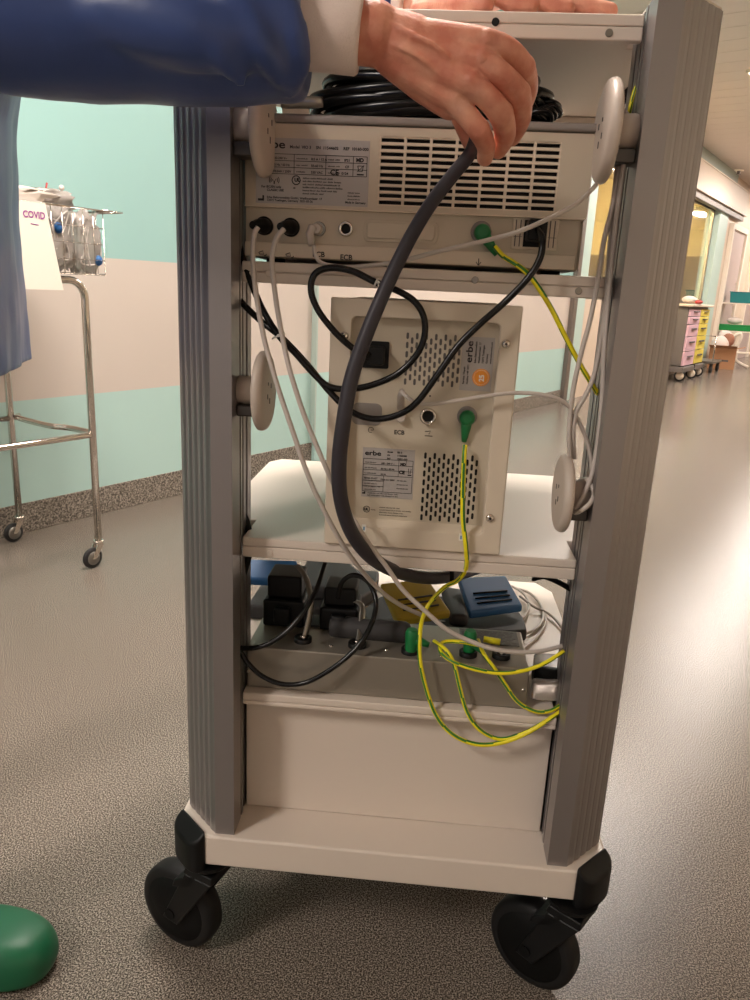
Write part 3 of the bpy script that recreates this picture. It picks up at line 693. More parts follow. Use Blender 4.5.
# ================================================================ CABLES
def cable(name, label, pts, r, mt, n=10, cat='cable', stripe=False, group=None, per=8, parent=None, flat=None):
    m = MB(); path = smooth_path(pts, per)
    if stripe: m.tube(path, r, 12, mfun=lambda i, j: 1 if ((j + i//9) % 12) in (0, 1, 6) else 0); o = m.build(name, [M['yellow'], M['wire_green']], parent)
    else:
        if isinstance(r, tuple): r = [r[0]+(r[1]-r[0])*min(1, 1.8*i/len(path)) for i in range(len(path))]
        m.tube(path, r, n, flat=flat); o = m.build(name, M[mt], parent)
    if parent is None: tag(o, label, cat, group)
    return o
Yc = .03
# thick grey cable held by the hand
thick = cable('thick_grey_cable', 'thick dark grey cable hanging in a long curve from the bare hand', P([(478, 128, -.055), (471, 152, -.055), (452, 176, -.05), (430, 205, -.045), (408, 242, -.04), (385, 290, -.04), (365, 338, -.045), (351, 380, -.05), (343, 425, -.055), (339, 465, -.05), (341, 500, -.04), (352, 533, -.02), (372, 558, .01), (400, 573, .06), (430, 578, .11), (452, 576, .16), (480, 568, .30)]), (.0066, .0090), 'cord_grey', 16)
# generator power cord
c1 = cable('generator_power_cord', 'black power cord from the upper generator sweeping across to the left post', P([(538, 228, .040), (542, 240, .022), (540, 258, .015), (528, 278, .012), (505, 302, .015), (480, 324, .012), (458, 346, .010), (438, 374, .008), (418, 401, .008), (400, 414, .010), (376, 419, .012), (352, 412, .012), (330, 392, .020), (305, 362, .030), (282, 338, .036), (262, 322, .045), (247, 308, .055), (237, 297, .062)]), .0040, 'cord_black', 12)
m = MB(); c = at(536, 231, .055); m.rrect(c.x-.011, c.z-.012, c.x+.011, c.z+.012, .003, .038, .066); m.hexa([c+V(-.007, -.017, -.006), c+V(.007, -.017, -.006), c+V(.007, -.012, -.008), c+V(-.007, -.012, -.008)], [c+V(-.007, -.017, .010), c+V(.007, -.017, .010), c+V(.009, -.012, .011), c+V(-.009, -.012, .011)]); m.build('plug', M['black_plastic'], c1, bevel=.002)
c2 = cable('smoke_unit_power_cord', 'glossy black power cord looping above and around the middle device inlet', P([(372, 355, .040), (362, 353, .028), (350, 346, .020), (334, 331, .018), (318, 310, .018), (311, 290, .020), (315, 274, .022), (330, 268, .024), (352, 271, .024), (375, 282, .022), (398, 291, .020), (415, 302, .020), (424, 318, .018), (424, 338, .018), (415, 357, .018), (397, 374, .018), (372, 385, .018), (348, 389, .018), (328, 386, .020), (312, 372, .024), (296, 354, .026), (279, 336, .032), (264, 312, .042), (252, 285, .050), (244, 262, .056), (239, 245, .062)]), .0040, 'cord_black', 12)
m = MB(); c = at(377, 355, .053); m.rrect(c.x-.010, c.z-.011, c.x+.010, c.z+.011, .003, .034, .0565); m.hexa([c+V(-.016, -.019, -.005), c+V(-.004, -.019, -.008), c+V(-.004, -.008, -.008), c+V(-.016, -.008, -.005)], [c+V(-.016, -.019, .006), c+V(-.004, -.019, .009), c+V(-.004, -.008, .009), c+V(-.016, -.008, .006)]); m.build('plug', M['black_plastic'], c2, bevel=.002)
def ziptie(px, py, Y, r, d, label, tail):
    c = at(px, py, Y); d = Vector(d).normalized(); e1 = d.orthogonal().normalized(); e2 = d.cross(e1)
    m = MB(); m.tube([c+(e1*math.cos(2*PI*k/16)+e2*math.sin(2*PI*k/16))*r for k in range(16)], .0012, 6, closed=True)
    q = c+V(.003, -r, .001); m.tube([q, q+Vector(tail)], .0009, 6); m.ball(q, .002, 8)
    tag(m.build('zip_tie', M['tie_white']), label, 'zip tie')
ziptie(277, 336, .034, .0062, (.5, .1, -.8), 'white zip tie round the two black cords beside the left post', (.009, -.003, .004))
ziptie(376, 283, .022, .0052, (.8, 0, -.3), 'white zip tie round the black cord loop just under the upper shelf', (.001, -.004, -.009))
# two light grey leads from the black sockets
def black_plug(par, px, py, dx):
    c = at(px, py, YG-.001)
    m = MB(); m.lathe(c, V(dx*.35, -1, -.05), [(0, .0088), (.008, .0088), (.010, .0078), (.018, .0072), (.023, .0055), (.028, .0045)], 24)
    return m.build('plug', M['black_plastic'], par)
w1 = cable('grey_lead', 'light grey lead from the leftmost black socket of the upper generator', P([(258, 227, .036), (254, 236, .034), (253, 262, .030), (257, 300, .022), (264, 338, .015), (273, 371, .010), (283, 403, .005), (294, 435, .000), (303, 462, -.004), (315, 492, -.004), (330, 522, 0.0), (345, 548, .01), (362, 571, .03), (382, 592, .06), (402, 606, .09), (424, 616, .14)]), .0031, 'cord_white')
black_plug(w1, 265, 226, -1)
w2 = cable('grey_lead', 'light grey lead from the second black generator socket, ending at the right post', P([(284, 229, .036), (276, 240, .030), (272, 262, .026), (276, 300, .020), (282, 335, .016), (290, 371, .010), (303, 412, .004), (315, 442, .002), (327, 470, 0.), (340, 497, .015), (355, 522, .0), (370, 545, .0), (386, 566, .01), (403, 590, .02), (424, 610, .025), (446, 629, .03), (465, 639, .035), (490, 648, .035), (515, 652, .04), (540, 651, .05), (562, 646, .06)]), .0031, 'cord_white')
black_plug(w2, 292, 227.5, -1)
# ECB leads
w3 = cable('ecb_lead', 'thin white lead from the small white angled plug up to the top right cable hook', P([(314, 246, .040), (316, 256, .036), (324, 264, .036), (345, 267, .040), (375, 265, .034), (405, 260, .020), (440, 251, .010), (480, 242, .008), (520, 231, .005), (560, 213, .002), (580, 201, .006), (597, 184, .012)]), .0026, 'cord_white')
c = at(317, 229, YG); m = MB(); m.lathe(c+V(0, .006, 0), (0, -1, 0), [(0, .0070), (.012, .0070), (.016, .0055)], 20); m.tube([c+V(-.001, -.006, 0), c+V(-.005, -.008, 0), c+V(-.007, -.010, -.006), c+V(-.004, -.012, -.020)], [.0055, .0055, .005, .004], 12); m.build('plug', M['cord_white'], w3)
w4 = cable('ecb_lead', 'thin white lead from the middle device plug looping over to the lower right cable hook', P([(402, 391, .030), (406, 396, .024), (415, 402, .022), (430, 404, .024), (455, 401, .026), (480, 397, .028), (510, 393, .028), (538, 394, .026), (558, 399, .028), (570, 408, .034), (580, 424, .042), (588, 445, .046), (592, 468, .042), (591, 490, .03)]), .0026, 'cord_white')
m = MB(); c = at(401, 417, .054); m.tube([at(402, 391, .030), at(401, 396, .040), at(401, 408, .050)], [.0035, .0045, .005], 12); m.lathe(c+V(0, .003, 0), (0, -1, 0), [(0, .0062), (.008, .0062), (.010, .005)], 20); m.build('plug', M['cord_white'], w4)
# bundle wound over the right hooks
b1 = cable('grey_lead', 'light grey lead wound over both right cable hooks, strand nearest the right post', P([(612, 108, .052), (624, 112, .050), (629, 122, .038), (626, 150, .030), (620, 190, .034), (614, 240, .036), (608, 300, .036), (604, 350, .034), (602, 400, .032), (598, 440, .030), (593, 470, .028), (585, 492, .022), (577, 507, .020), (572, 508, .03)]), .0030, 'cord_white')
b2 = cable('grey_lead', 'light grey lead wound over both right cable hooks, strand crossing behind the yellow green wire', P([(617, 112, .056), (624, 118, .048), (621, 150, .040), (614, 200, .042), (604, 240, .040), (598, 280, .038), (590, 320, .036), (582, 350, .034), (574, 385, .034), (570, 415, .034), (569, 440, .034), (570, 458, .04)]), .0030, 'cord_white')
b3 = cable('grey_lead', 'light grey lead wound over both right cable hooks, strand joining near the lower hook', P([(620, 114, .060), (622, 125, .052), (617, 170, .048), (611, 230, .048), (607, 290, .046), (602, 335, .044), (594, 375, .042), (584, 398, .040), (576, 412, .038), (573, 435, .036), (574, 458, .045)]), .0030, 'cord_white')
b4 = cable('grey_lead', 'light grey lead wound low round the lower right cable hook stub', P([(586, 478, .03), (594, 492, .022), (590, 503, .012), (580, 511, .012), (574, 510, .03), (577, 484, .062), (588, 479, .05)]), .0030, 'cord_white')
# yellow-green earth wires
def green_plug(par, c, d, r=.0098):
    d = Vector(d).normalized()
    m = MB(); m.lathe(c+V(0, .002, 0), (0, -1, 0), [(0, r), (.012, r), (.015, r*.86), (.016, r*.5)], 24)
    m.tube([c+V(0, -.006, 0)+d*.002, c+V(0, -.006, 0)+d*.012, c+V(0, -.006, 0)+d*.024, c+V(0, -.006, 0)+d*.031], [.0075, .0065, .0045, .0032], 14)
    return m.build('plug', M['plug_green'], par)
g1 = cable('earth_wire', 'yellow and green earth wire from the upper generator running down to the right post', P([(495, 247, .052), (503, 256, .045), (514, 263, .040), (526, 272, .038), (538, 287, .042), (552, 310, .046), (566, 338, .050), (582, 368, .056), (598, 394, .064)]), .0031, None, stripe=True)
green_plug(g1, at(482, 233, YG), (.6, 0, -.75))
g2 = cable('earth_wire', 'yellow and green earth wire hanging straight down from the middle device', P([(465, 445, .044), (464, 460, .038), (463, 490, .035), (463, 520, .034), (466, 548, .036), (466, 568, .05), (458, 580, .075), (445, 587, .10), (432, 600, .10), (424, 614, .09), (420, 632, .055), (420, 660, .045), (426, 688, .042), (436, 715, .042), (452, 734, .042), (475, 744, .042), (500, 743, .042), (525, 734, .044), (545, 722, .048), (562, 710, .058)]), .0031, None, stripe=True)
green_plug(g2, at(467, 417, .059), (-.05, 0, -1))

# ---- potential equalisation box on the bottom shelf -------------------------
BX0, BX1, BY0, BY1, BZ0, BZ1 = -.2195, .180, .066, .185, .4475, .511
peb = root('connector_box', ((BX0+BX1)/2, (BY0+BY1)/2, BZ0), 'long grey metal connector box with round sockets on the bottom shelf', 'connector box')
def build_peb():
    m = MB(); m.box((BX0, BY0, BZ0), (BX1, BY1, BZ1)); m.build('housing', M['box_metal'], peb, bevel=.0025, seg=3)
    m = MB(); m.box((BX0+.05, BY1-.040, BZ1), (-.005, BY1-.002, BZ1+.004)); m.build('cover_plate', M['pedal_base'], peb, bevel=.001)
    m = MB(); m.box((.085, BY0+.066, BZ1), (.172, BY1-.006, BZ1+.0012)); pl = m.build('type_plate', M['box_top'], peb)
    t = MB()
    for r in range(9): words_z(t, .088, .168, BY1-.013-.0048*r, .0018, BZ1+.0013, 200+r)
    t.build('printed_text', M['print_soft'], pl)
    for px, py in ((303, 641), (357, 646), (410, 652), (468, 655), (501, 657)):
        c = onz(px, py, BZ1); m = MB().lathe(c, (0, 0, 1), [(0, .013), (.006, .013), (.007, .0115), (.007, .0075), (.003, .0075), (.003, .001)], 28)
        s = m.build('round_socket', M['black_plastic'], peb)
        MB().lathe(c, (0, 0, 1), [(.0035, .004), (.0085, .004), (.009, .003)], 14).build('contact_pin', M['chrome'], s)
    for px, py in ((276, 640), (331, 646), (386, 650), (441, 656), (493, 600)):
        if py < 620: continue
        c = onz(px, py, BZ1); MB().lathe(c, (0, 0, 1), [(0, .0032), (.001, .0030), (.002, .0015)], 14).build('screw', M['chrome'], peb)
    for px, py in ((248, 671), (523, 690)):
        c = at(px, py, BY0); MB().lathe(c, (0, -1, 0), [(0, .0032), (.001, .0030), (.002, .0015)], 14).build('screw', M['chrome'], peb)
def words_z(m, x0, x1, y, h, Z, seed):
    rr = random.Random(seed); x = x0
    while x < x1-.003:
        w = min(rr.uniform(.004, .012), x1-x); m.box((x, y, Z), (x+w, y+h, Z+.0002)); x += w+.0025
build_peb()
# plugs standing in the box
g3 = cable('earth_wire', 'yellow and green earth wire from the left green plug on the connector box, second loop', [onz(434, 641, .53)] + P([(446, 650, .064), (454, 664, .056), (460, 688, .048), (467, 712, .045), (480, 730, .044), (500, 739, .044), (524, 733, .045), (546, 721, .050), (563, 709, .060)]), .0029, None, stripe=True)
def stand_plug(par, px, py, d):
    c = onz(px, py, BZ1+.006); m = MB(); m.lathe(c, (0, 0, 1), [(0, .0085), (.020, .0095), (.027, .0095), (.032, .007)], 20)
    d = Vector(d).normalized(); q = c+V(0, 0, .018)
    m.tube([q, q+d*.014, q+d*.026], [.0075, .0062, .004], 12); return m.build('plug', M['plug_green'], par)
stand_plug(g3, 411, 650, (.95, -.1, -.25))
g4 = cable('earth_wire', 'yellow and green earth wire from the right green plug on the connector box, low loop', [onz(478, 640, .53)] + P([(484, 654, .060), (494, 668, .054), (505, 684, .050), (517, 701, .048), (534, 711, .048), (550, 711, .052), (564, 703, .062)]), .0029, None, stripe=True)
stand_plug(g4, 469, 651, (.6, -.6, -.3))
g5 = cable('earth_wire', 'yellow and green earth wire making the upper loop across the connector box', [onz(478, 645, .535), onz(462, 642, .532), onz(444, 642, .530)] + P([(440, 650, .070), (450, 660, .052), (470, 668, .046), (497, 673, .044), (522, 671, .046), (545, 663, .052), (564, 651, .062)]), .0029, None, stripe=True)
m = MB(); c = onz(497, 646, BZ1+.004); m.tube([c+V(-.020, .003, .008), c+V(.004, .001, .006)], [.0045, .005], 12); tag(m.build('yellow_plug', M['yellow']), 'short yellow plug lying on the connector box beside the right green plug', 'plug')

# black power cords into the box
def cord_plug(name, label, pts, ppx, ppy, w, h, dpt, lab_n=0, zbase=BZ1+.001, y0=.185):
    o = cable(name, label, pts, .0036, 'cord_black', 12)
    c = onz(ppx, ppy, zbase)
    m = MB(); m.box((c.x-w/2, y0-.05, zbase), (c.x+w/2, y0-.05+dpt, zbase+h*.55)); m.box((c.x-w*.42, y0-.042, zbase+h*.55), (c.x+w*.42, y0-.05+dpt*.9, zbase+h))
    m.box((c.x-w*.2, y0-.062, zbase+.008), (c.x+w*.2, y0-.05, zbase+h*.45))
    m.build('plug', M['black_plastic'], o, bevel=.004)
    return o
cp1 = cord_plug('black_power_cord', 'black power cord rising past the left black plug block to the middle shelf', P([(241, 648, .050), (254, 648, .046), (270, 643, .046), (286, 632, .05), (300, 617, .06), (310, 602, .075), (318, 585, .10), (325, 563, .14)]), 285, 622, .062, .078, .07)
cp2 = cord_plug('black_power_cord', 'black power cord hanging in a low loop and arching into the right black plug block', P([(240, 650, .055), (247, 662, .050), (262, 676, .046), (282, 684, .044), (304, 683, .044), (325, 673, .045), (346, 658, .05), (362, 641, .06), (373, 620, .08), (376, 600, .10), (368, 582, .115), (354, 575, .12), (342, 582, .122), (338, 598, .125)]), 339, 628, .058, .066, .066)
# grey locking straps beside each plug
for k, (pts, lb) in enumerate((([(297, 565, .15), (306, 578, .14), (311, 600, .12), (309, 620, .11), (304, 640, .098)], 'grey locking strap beside the left black plug block'), ([(352, 600, .15), (362, 606, .14), (361, 625, .12), (358, 645, .098)], 'grey locking strap beside the right black plug block'))):
    o = cable('locking_strap', lb, P(pts), .0055, 'steel', 8, cat='strap', flat=.35)
m = MB(); a = onz(330, 626, .523); b = onz(411, 633, .523); m.tube([a, a+V(.004, 0, 0), b-V(.010, 0, 0), b-V(.002, 0, 0), b], [.013, .0165, .0165, .0135, .007], 24)
sp = tag(m.build('carrying_handle', M['pedal_base']), 'thick dark grey rounded handle lying behind the connector box', 'handle')
c = onz(389, 637, .530)
# ---- foot switches on the bottom shelf ---------------------------------------
def wedge(m, a, b, c, d, h0, h1, th=.006):   # a,b back left/right; c,d front right/left, heights back h0 front h1
    m.hexa([V(a[0], a[1], h0-th), V(b[0], b[1], h0-th), V(c[0], c[1], h1-th), V(d[0], d[1], h1-th)], [V(a[0], a[1], h0), V(b[0], b[1], h0), V(c[0], c[1], h1), V(d[0], d[1], h1)])
def foot_switch(loc, label):
    return root('foot_switch', loc, label, 'foot switch')
SZ = .4475
fs = foot_switch((.07, .33, SZ), 'grey foot switch with one yellow and one blue pedal on the bottom shelf')
m = MB(); m.prism([(-.085, .300), (.000, .215), (.205, .285), (.205, .335), (.185, .43), (-.05, .385)], SZ, SZ+.022); m.build('base', M['pedal_base'], fs, bevel=.005)
m = MB(); m.prism([(.075, .27), (.105, .27), (.10, .39), (.060, .40)], SZ+.0225, SZ+.046); m.build('centre_housing', M['pedal_base'], fs, bevel=.008)
def pedal(par, quad, zb, zf, mt, rid=True):
    m = MB(); A = [onz(x, y, zb if i < 2 else zf) for i, (x, y) in enumerate(quad)]
    lo = [p - V(0, 0, .014) for p in A]
    m.hexa(lo, A); p = m.build('pedal', M[mt], par, bevel=.004, seg=3)
    if rid:
        m = MB()
        for k in (.52, .66, .80):
            l = A[0].lerp(A[3], k); r = A[1].lerp(A[2], k); a = l.lerp(r, .18); b = l.lerp(r, .85)
            m.tube([a+V(0, 0, .0006), b+V(0, 0, .0006)], .0016, 6)
        m.build('grip_rib', M['black_rubber'] if mt == 'pedal_blue' else M['pedal_base'], p)
    return p
pedal(fs, ((458, 577), (506, 575), (523, 605), (470, 612)), .520, .492, 'pedal_blue')
pedal(fs, ((380, 583), (428, 578), (451, 611), (397, 620)), .528, .500, 'pedal_yellow')
fs2 = foot_switch((-.24, .40, SZ), 'grey foot switch with a blue pedal at the left end of the bottom shelf')
m = MB(); m.prism([(-.275, .29), (-.19, .29), (-.10, .32), (-.06, .41), (-.06, .50), (-.27, .50)], SZ, SZ+.026); m.build('base', M['pedal_base'], fs2, bevel=.005)
m = MB(); m.prism([(-.205, .33), (-.125, .33), (-.09, .42), (-.12, .48), (-.20, .48)], SZ+.0262, SZ+.052); m.build('centre_housing', M['pedal_base'], fs2, bevel=.008)
pedal(fs2, ((236, 558), (298, 560), (287, 580), (236, 578)), .530, .505, 'pedal_blue', False)
# looped grey foot-switch leads on the white shelf
def zs(lst): return [onz(x, y, z) for x, y, z in lst]
cable('foot_switch_lead', 'grey foot switch lead coiled in the widest loop on the white bottom shelf', zs([(515, 588, .452), (528, 592, .452), (538, 601, .452), (543, 612, .452), (542, 622, .452), (534, 630, .452), (520, 634, .4525), (500, 632, .4525), (480, 627, .46), (455, 624, .465), (428, 620, .47)]), .0028, 'cord_white')
cable('foot_switch_lead', 'grey foot switch lead coiled in the inner loops beside the blue pedal', zs([(512, 586, .458), (524, 594, .458), (529, 606, .458), (524, 617, .458), (513, 623, .458), (500, 625, .46), (488, 626, .462)]), .0026, 'cord_white')
cable('foot_switch_lead', 'grey foot switch lead running from the blue pedal out behind the right post', zs([(520, 596, .462), (533, 606, .458), (546, 612, .454), (556, 620, .453), (564, 632, .452), (566, 650, .452)]), .0026, 'cord_white')
cable('foot_switch_lead', 'grey foot switch lead in a low curve from the coil towards the connector box', zs([(545, 612, .4515), (545, 624, .4515), (538, 636, .4515), (528, 645, .4515), (518, 652, .455)]), .0024, 'cord_white')
# plastic cover at the lower right, black connectors
m = MB(); a = at(533, 671, .12); b = at(563, 683, .12); m.tube([at(533, 673, .115), at(545, 675, .115), at(566, 677, .12)], [.0105, .0125, .0125], 16); tag(m.build('black_connector', M['black_rubber']), 'black round connector lying against the right end of the connector box', 'connector')
m = MB(); m.prism([(at(529, 700, .10).x, .09), (at(560, 700, .10).x, .09), (at(566, 700, .16).x, .19), (at(532, 700, .16).x, .19)], .4480, .478); tag(m.build('folded_plastic_bag', M['bag'], bevel=.006), 'crumpled clear plastic bag tucked between the connector box and right post', 'bag')
cable('black_strap', 'black strap tied under the middle shelf near the right post', P([(534, 579, .13), (545, 577, .12), (560, 583, .11), (572, 590, .105), (582, 595, .105)]), .0065, 'black_rubber', 10, cat='strap', flat=.5)
cable('black_strap', 'short upright black tie under the middle shelf near the right post', P([(545, 577, .115), (548, 571, .11), (547, 564, .10)]), .0035, 'black_rubber', 8, cat='strap')
o = cable('black_tie', 'black hook and loop tie with white tip holding the thick grey cable under the shelf', P([(452, 582, .10), (452, 572, .095), (452, 560, .085)]), .0034, 'black_rubber', 8, cat='tie')
m = MB(); m.tube(P([(452, 562, .085), (452, 557, .082)]), .0032, 8); m.build('tip', M['tie_white'], o)
cable('black_cable', 'black cable bulging out behind the left post beside the middle shelf', P([(238, 508, .10), (245, 520, .09), (249, 540, .085), (247, 560, .085), (240, 580, .09)]), .0060, 'black_rubber', 12)
# top bay: coil of black cable on the generator
def coil():
    o = root('coiled_black_cable', (.02, .17, at(420, 118, YG).z), 'big coil of glossy black cable lying on top of the upper generator', 'cable')
    rr = random.Random(5); z0 = at(420, 118, YG).z
    for k in range(9):
        rx = .140 - .008*(k % 3) + rr.uniform(-.006, .006); ry = .085 + rr.uniform(-.008, .008)
        cx = -.005+rr.uniform(-.012, .012); cy = .155+rr.uniform(-.008, .008); z = z0+.0072+.0095*(k//2)+(k % 2)*.003
        ph = rr.uniform(0, 6.28)
        pts = [(cx+rx*math.cos(a), cy+ry*math.sin(a), z+.004*math.sin(2*a+ph)+.012*(math.cos(a) > .8)*math.sin(k)) for a in [2*PI*i/48 for i in range(48)]]
        pts = [(x, y, max(zz, z0+.0068)) for x, y, zz in pts]
        m = MB(); m.tube(pts, .0066, 10, closed=True); m.build('cable_turn', M['cord_black'], o)
    m = MB(); a = at(281, 103, .055); a.z = max(a.z, z0+.007); b = at(323, 101, .058); b.z = a.z+.003
    m.tube([a, a.lerp(b, .12), a.lerp(b, .5), a.lerp(b, .8), b], [.0052, .0062, .0066, .0066, .0055], 16); m.build('connector', M['steel'], o)
    m = MB()
    for k in range(7):
        cx = .135+rr.uniform(-.01, .015); m.tube(smooth_path([(cx-.03, .10+.01*k, z0+.010+.006*k), (cx, .085+.012*k, z0+.016+.005*k), (cx+.012, .11+.014*k, z0+.010+.006*k), (cx-.02, .15+.01*k, z0+.008+.006*k)]), .0030, 8)
    m.build('thin_cable', M['cord_black'], o)
coil()
tag(MB().hexa([at(615, 98, .16)+V(0,0,0), at(631, 84, .15), at(632, 100, .15), at(622, 106, .16)], [at(615, 98, .175), at(631, 84, .165), at(632, 100, .165), at(622, 106, .175)]).build('black_connector', M['black_plastic'], bevel=.003), 'black connector hanging behind the top right cable hook', 'connector')
cable('earth_wire', 'yellow and green earth wire showing above the top right cable hook stub', P([(628, 118, .075), (631, 104, .074), (635, 90, .074), (638, 84, .076)]), .0024, None, stripe=True)
cable('earth_wire', 'short inner yellow and green earth wire strand behind the top right hook stub', P([(633, 118, .080), (635, 104, .080), (636, 92, .080)]), .0022, None, stripe=True)

# ================================================================ PERSON
def evaluated(objs_or_mb, voxel, smooth_it=4, fac=.5):
    """union of overlapping closed shapes -> one continuous surface"""
    me = bpy.data.meshes.new('tmp'); me.from_pydata([tuple(v) for v in objs_or_mb.v], [], objs_or_mb.f)
    bm = bmesh.new(); bm.from_mesh(me); bmesh.ops.recalc_face_normals(bm, faces=bm.faces); bm.to_mesh(me); bm.free()
    ob = bpy.data.objects.new('tmp', me); TMPS.collection.objects.link(ob)
    r = ob.modifiers.new('r', 'REMESH'); r.mode = 'VOXEL'; r.voxel_size = voxel; r.use_smooth_shade = True
    if smooth_it:
        s = ob.modifiers.new('s', 'SMOOTH'); s.iterations = smooth_it; s.factor = fac
    dg = scratch_dg(); e = ob.evaluated_get(dg)
    out = bpy.data.meshes.new_from_object(e); bpy.data.objects.remove(ob); return out
def limb(m, pts, rs, n=18, per=5):
    # tapered chain with rounded ends
    P_ = smooth_path(pts, per); k = len(P_)
    R_ = []
    for i in range(k):
        t = i/(k-1)*(len(pts)-1); a = min(int(t), len(pts)-2); f = t-a; R_.append(rs[a]*(1-f)+rs[a+1]*f)
    m.tube(P_, R_, n); m.ball(P_[0], R_[0]*.995, n); m.ball(P_[-1], R_[-1]*.995, n)
person = root('person', (-.70, .06, 0), 'person in blue gown at the left, reaching over to hold the thick grey cable', 'person')
def obj_from_mesh(me, name, mt, parent):
    c = Vector((0, 0, 0)); n = len(me.vertices)
    lo = Vector((min(v.co[i] for v in me.vertices) for i in range(3))); hi = Vector((max(v.co[i] for v in me.vertices) for i in range(3))); c = (lo+hi)/2
    for v in me.vertices: v.co -= c
    me.materials.clear(); me.materials.append(mt)
    for p in me.polygons: p.use_smooth = True
    o = bpy.data.objects.new(name, me); COL.objects.link(o); o.parent = parent; o.location = c - WL[parent.name]; WL[o.name] = c
    return o
def build_person():
    b = MB()
    # --- right hand, back towards the viewer, fingers curled down onto the cable
    wr = at(366, 33, -.125); pm = at(410, 45, -.135)
    fingers = {
        'index': [(486, 43, -.128), (507, 51, -.122), (523, 69, -.104), (527, 90, -.072), (521, 110, -.046)],
        'middle': [(481, 62, -.132), (500, 75, -.130), (518, 95, -.113), (520, 118, -.084), (512, 137, -.056)],
        'ring': [(470, 84, -.132), (486, 96, -.130), (501, 115, -.118), (505, 135, -.092), (498, 150, -.068)],
        'pinky': [(454, 100, -.122), (466, 114, -.122), (479, 131, -.116), (486, 146, -.098), (485, 158, -.080)]}
    rad = {'index': (.0125, .0116, .0114, .0104, .0088), 'middle': (.0126, .0116, .0117, .0106, .0090), 'ring': (.0122, .0112, .0114, .0102, .0088), 'pinky': (.0116, .0104, .0102, .0092, .0080)}
    digits = []
    for f in fingers:
        pts = P(fingers[f]); fb = MB(); limb(fb, pts, rad[f], 18, 7)
        fb.ball(pts[2]+V(0, -.0012, .0006), rad[f][2]*1.05, 16); fb.ball(pts[3]+V(0, -.0008, 0), rad[f][3]*1.03, 14); digits.append(fb)
        limb(b, [wr.lerp(pts[0], .22)+V(0, .004, 0), wr.lerp(pts[0], .6)+V(0, .002, 0), pts[0], pts[0].lerp(pts[1], .75)], (.019, .0160, .0122, .0108), 16)
        b.ball(pts[0]+V(0, -.0040, .001), .0098, 14)
        limb(b, [wr.lerp(pts[0], .30)+V(0, -.0105, 0), wr.lerp(pts[0], .65)+V(0, -.0100, 0), pts[0]+V(0, -.0075, 0)], (.0034, .0042, .0042), 8)
    # palm volume
    limb(b, [wr+V(.01, .004, 0), at(410, 48, -.118), at(445, 66, -.118)], (.024, .028, .026), 20)
    limb(b, [at(392, 58, -.12), at(425, 84, -.112), at(450, 104, -.112)], (.017, .017, .014), 18)       # little finger side
    # veins
    for vv in ([(385, 20, -.1425), (410, 34, -.1465), (432, 44, -.1475), (452, 62, -.143)], [(392, 44, -.143), (418, 56, -.1450), (440, 74, -.140)]):
        limb(b, P(vv), (.0022, .0026, .0024, .0016)[:len(vv)], 8)
    # thumb: leaves the far side of the palm near its base, closes on the cable from behind
    limb(b, P([(405, 40, -.095), (432, 66, -.062), (455, 100, -.040), (468, 130, -.034), (474, 146, -.036)]), (.016, .0145, .0125, .0118, .0100), 16)
    # forearm and arm
    el = V(-.40, -.15, 1.262); sh = V(-.66, -.14, 1.42)
    limb(b, [wr+V(.006, 0, 0), wr.lerp(el, .12), wr.lerp(el, .35)], (.0275, .027, .0325), 22)
    # --- left arm and hand resting on the top board
    lw = V(-.035, .21, 1.350); le = V(-.30, .33, 1.36); ls = V(-.68, .28, 1.42)
    limb(b, [lw, lw.lerp(le, .40)], (.026, .033), 20)
    lf = {'i': [(.055, .165, 1.352), (.095, .120, 1.347), (.135, .098, 1.327), (.160, .086, 1.318)], 'm': [(.060, .145, 1.350), (.108, .098, 1.344), (.155, .082, 1.324), (.188, .075, 1.317)],
          'r': [(.052, .122, 1.346), (.085, .088, 1.338), (.118, .074, 1.322), (.140, .070, 1.3165)], 'p': [(.035, .100, 1.340), (.058, .078, 1.332), (.082, .070, 1.320), (.100, .067, 1.3165)]}
    for f, pts in lf.items():
        pts = [Vector(p) for p in pts]; limb(b, pts, (.0125, .0110, .0100, .0088), 14); limb(b, [lw+V(.008, -.004, 0), (lw+pts[0])/2, pts[0]], (.020, .018, .0135), 14)
    limb(b, [lw+V(.01, -.02, -.005), V(.01, .110, 1.330), V(.03, .078, 1.320), V(.050, .066, 1.3165)], (.017, .014, .0115, .010), 14)
    hands = b; b = MB()
    limb(b, [wr.lerp(el, .30), wr.lerp(el, .5), wr.lerp(el, .8), el], (.031, .036, .042, .040), 22)
    limb(b, [el, el.lerp(sh, .5), sh], (.040, .047, .055), 22)
    limb(b, [lw.lerp(le, .35), lw.lerp(le, .6), le], (.032, .037, .040), 20); limb(b, [le, le.lerp(ls, .5), ls], (.040, .046, .054), 20)
    # --- trunk, neck, head, legs
    hip = V(-.72, .06, .93)
    limb(b, [hip, hip+V(.01, 0, .18), hip+V(.02, 0, .36), hip+V(.03, 0, .48)], (.125, .118, .125, .10), 26)
    limb(b, [sh+V(-.0, .02, 0), V(-.69, .06, 1.43), ls+V(0, -.02, 0)], (.060, .075, .060), 22)
    limb(b, [V(-.69, .06, 1.45), V(-.675, .06, 1.55)], (.058, .052), 20)
    hd = V(-.655, .055, 1.66)
    b.ball(hd, .10, 26, sc=(.95, .80, 1.16)); b.ball(hd+V(.035, 0, -.055), .058, 20, sc=(1, .9, .95))
    limb(b, [hd+V(.092, 0, .012), hd+V(.108, 0, -.020)], (.008, .0125), 12)          # nose
    for s in (-1, 1):
        b.ball(hd+V(-.005, s*.080, -.005), .026, 14, sc=(.6, .35, 1.1)); b.ball(hd+V(.080, s*.032, .012), .014, 12)
    limb(b, [hd+V(.088, -.02, -.052), hd+V(.094, 0, -.050), hd+V(.088, .02, -.052)], (.005, .007, .005), 10)   # mouth
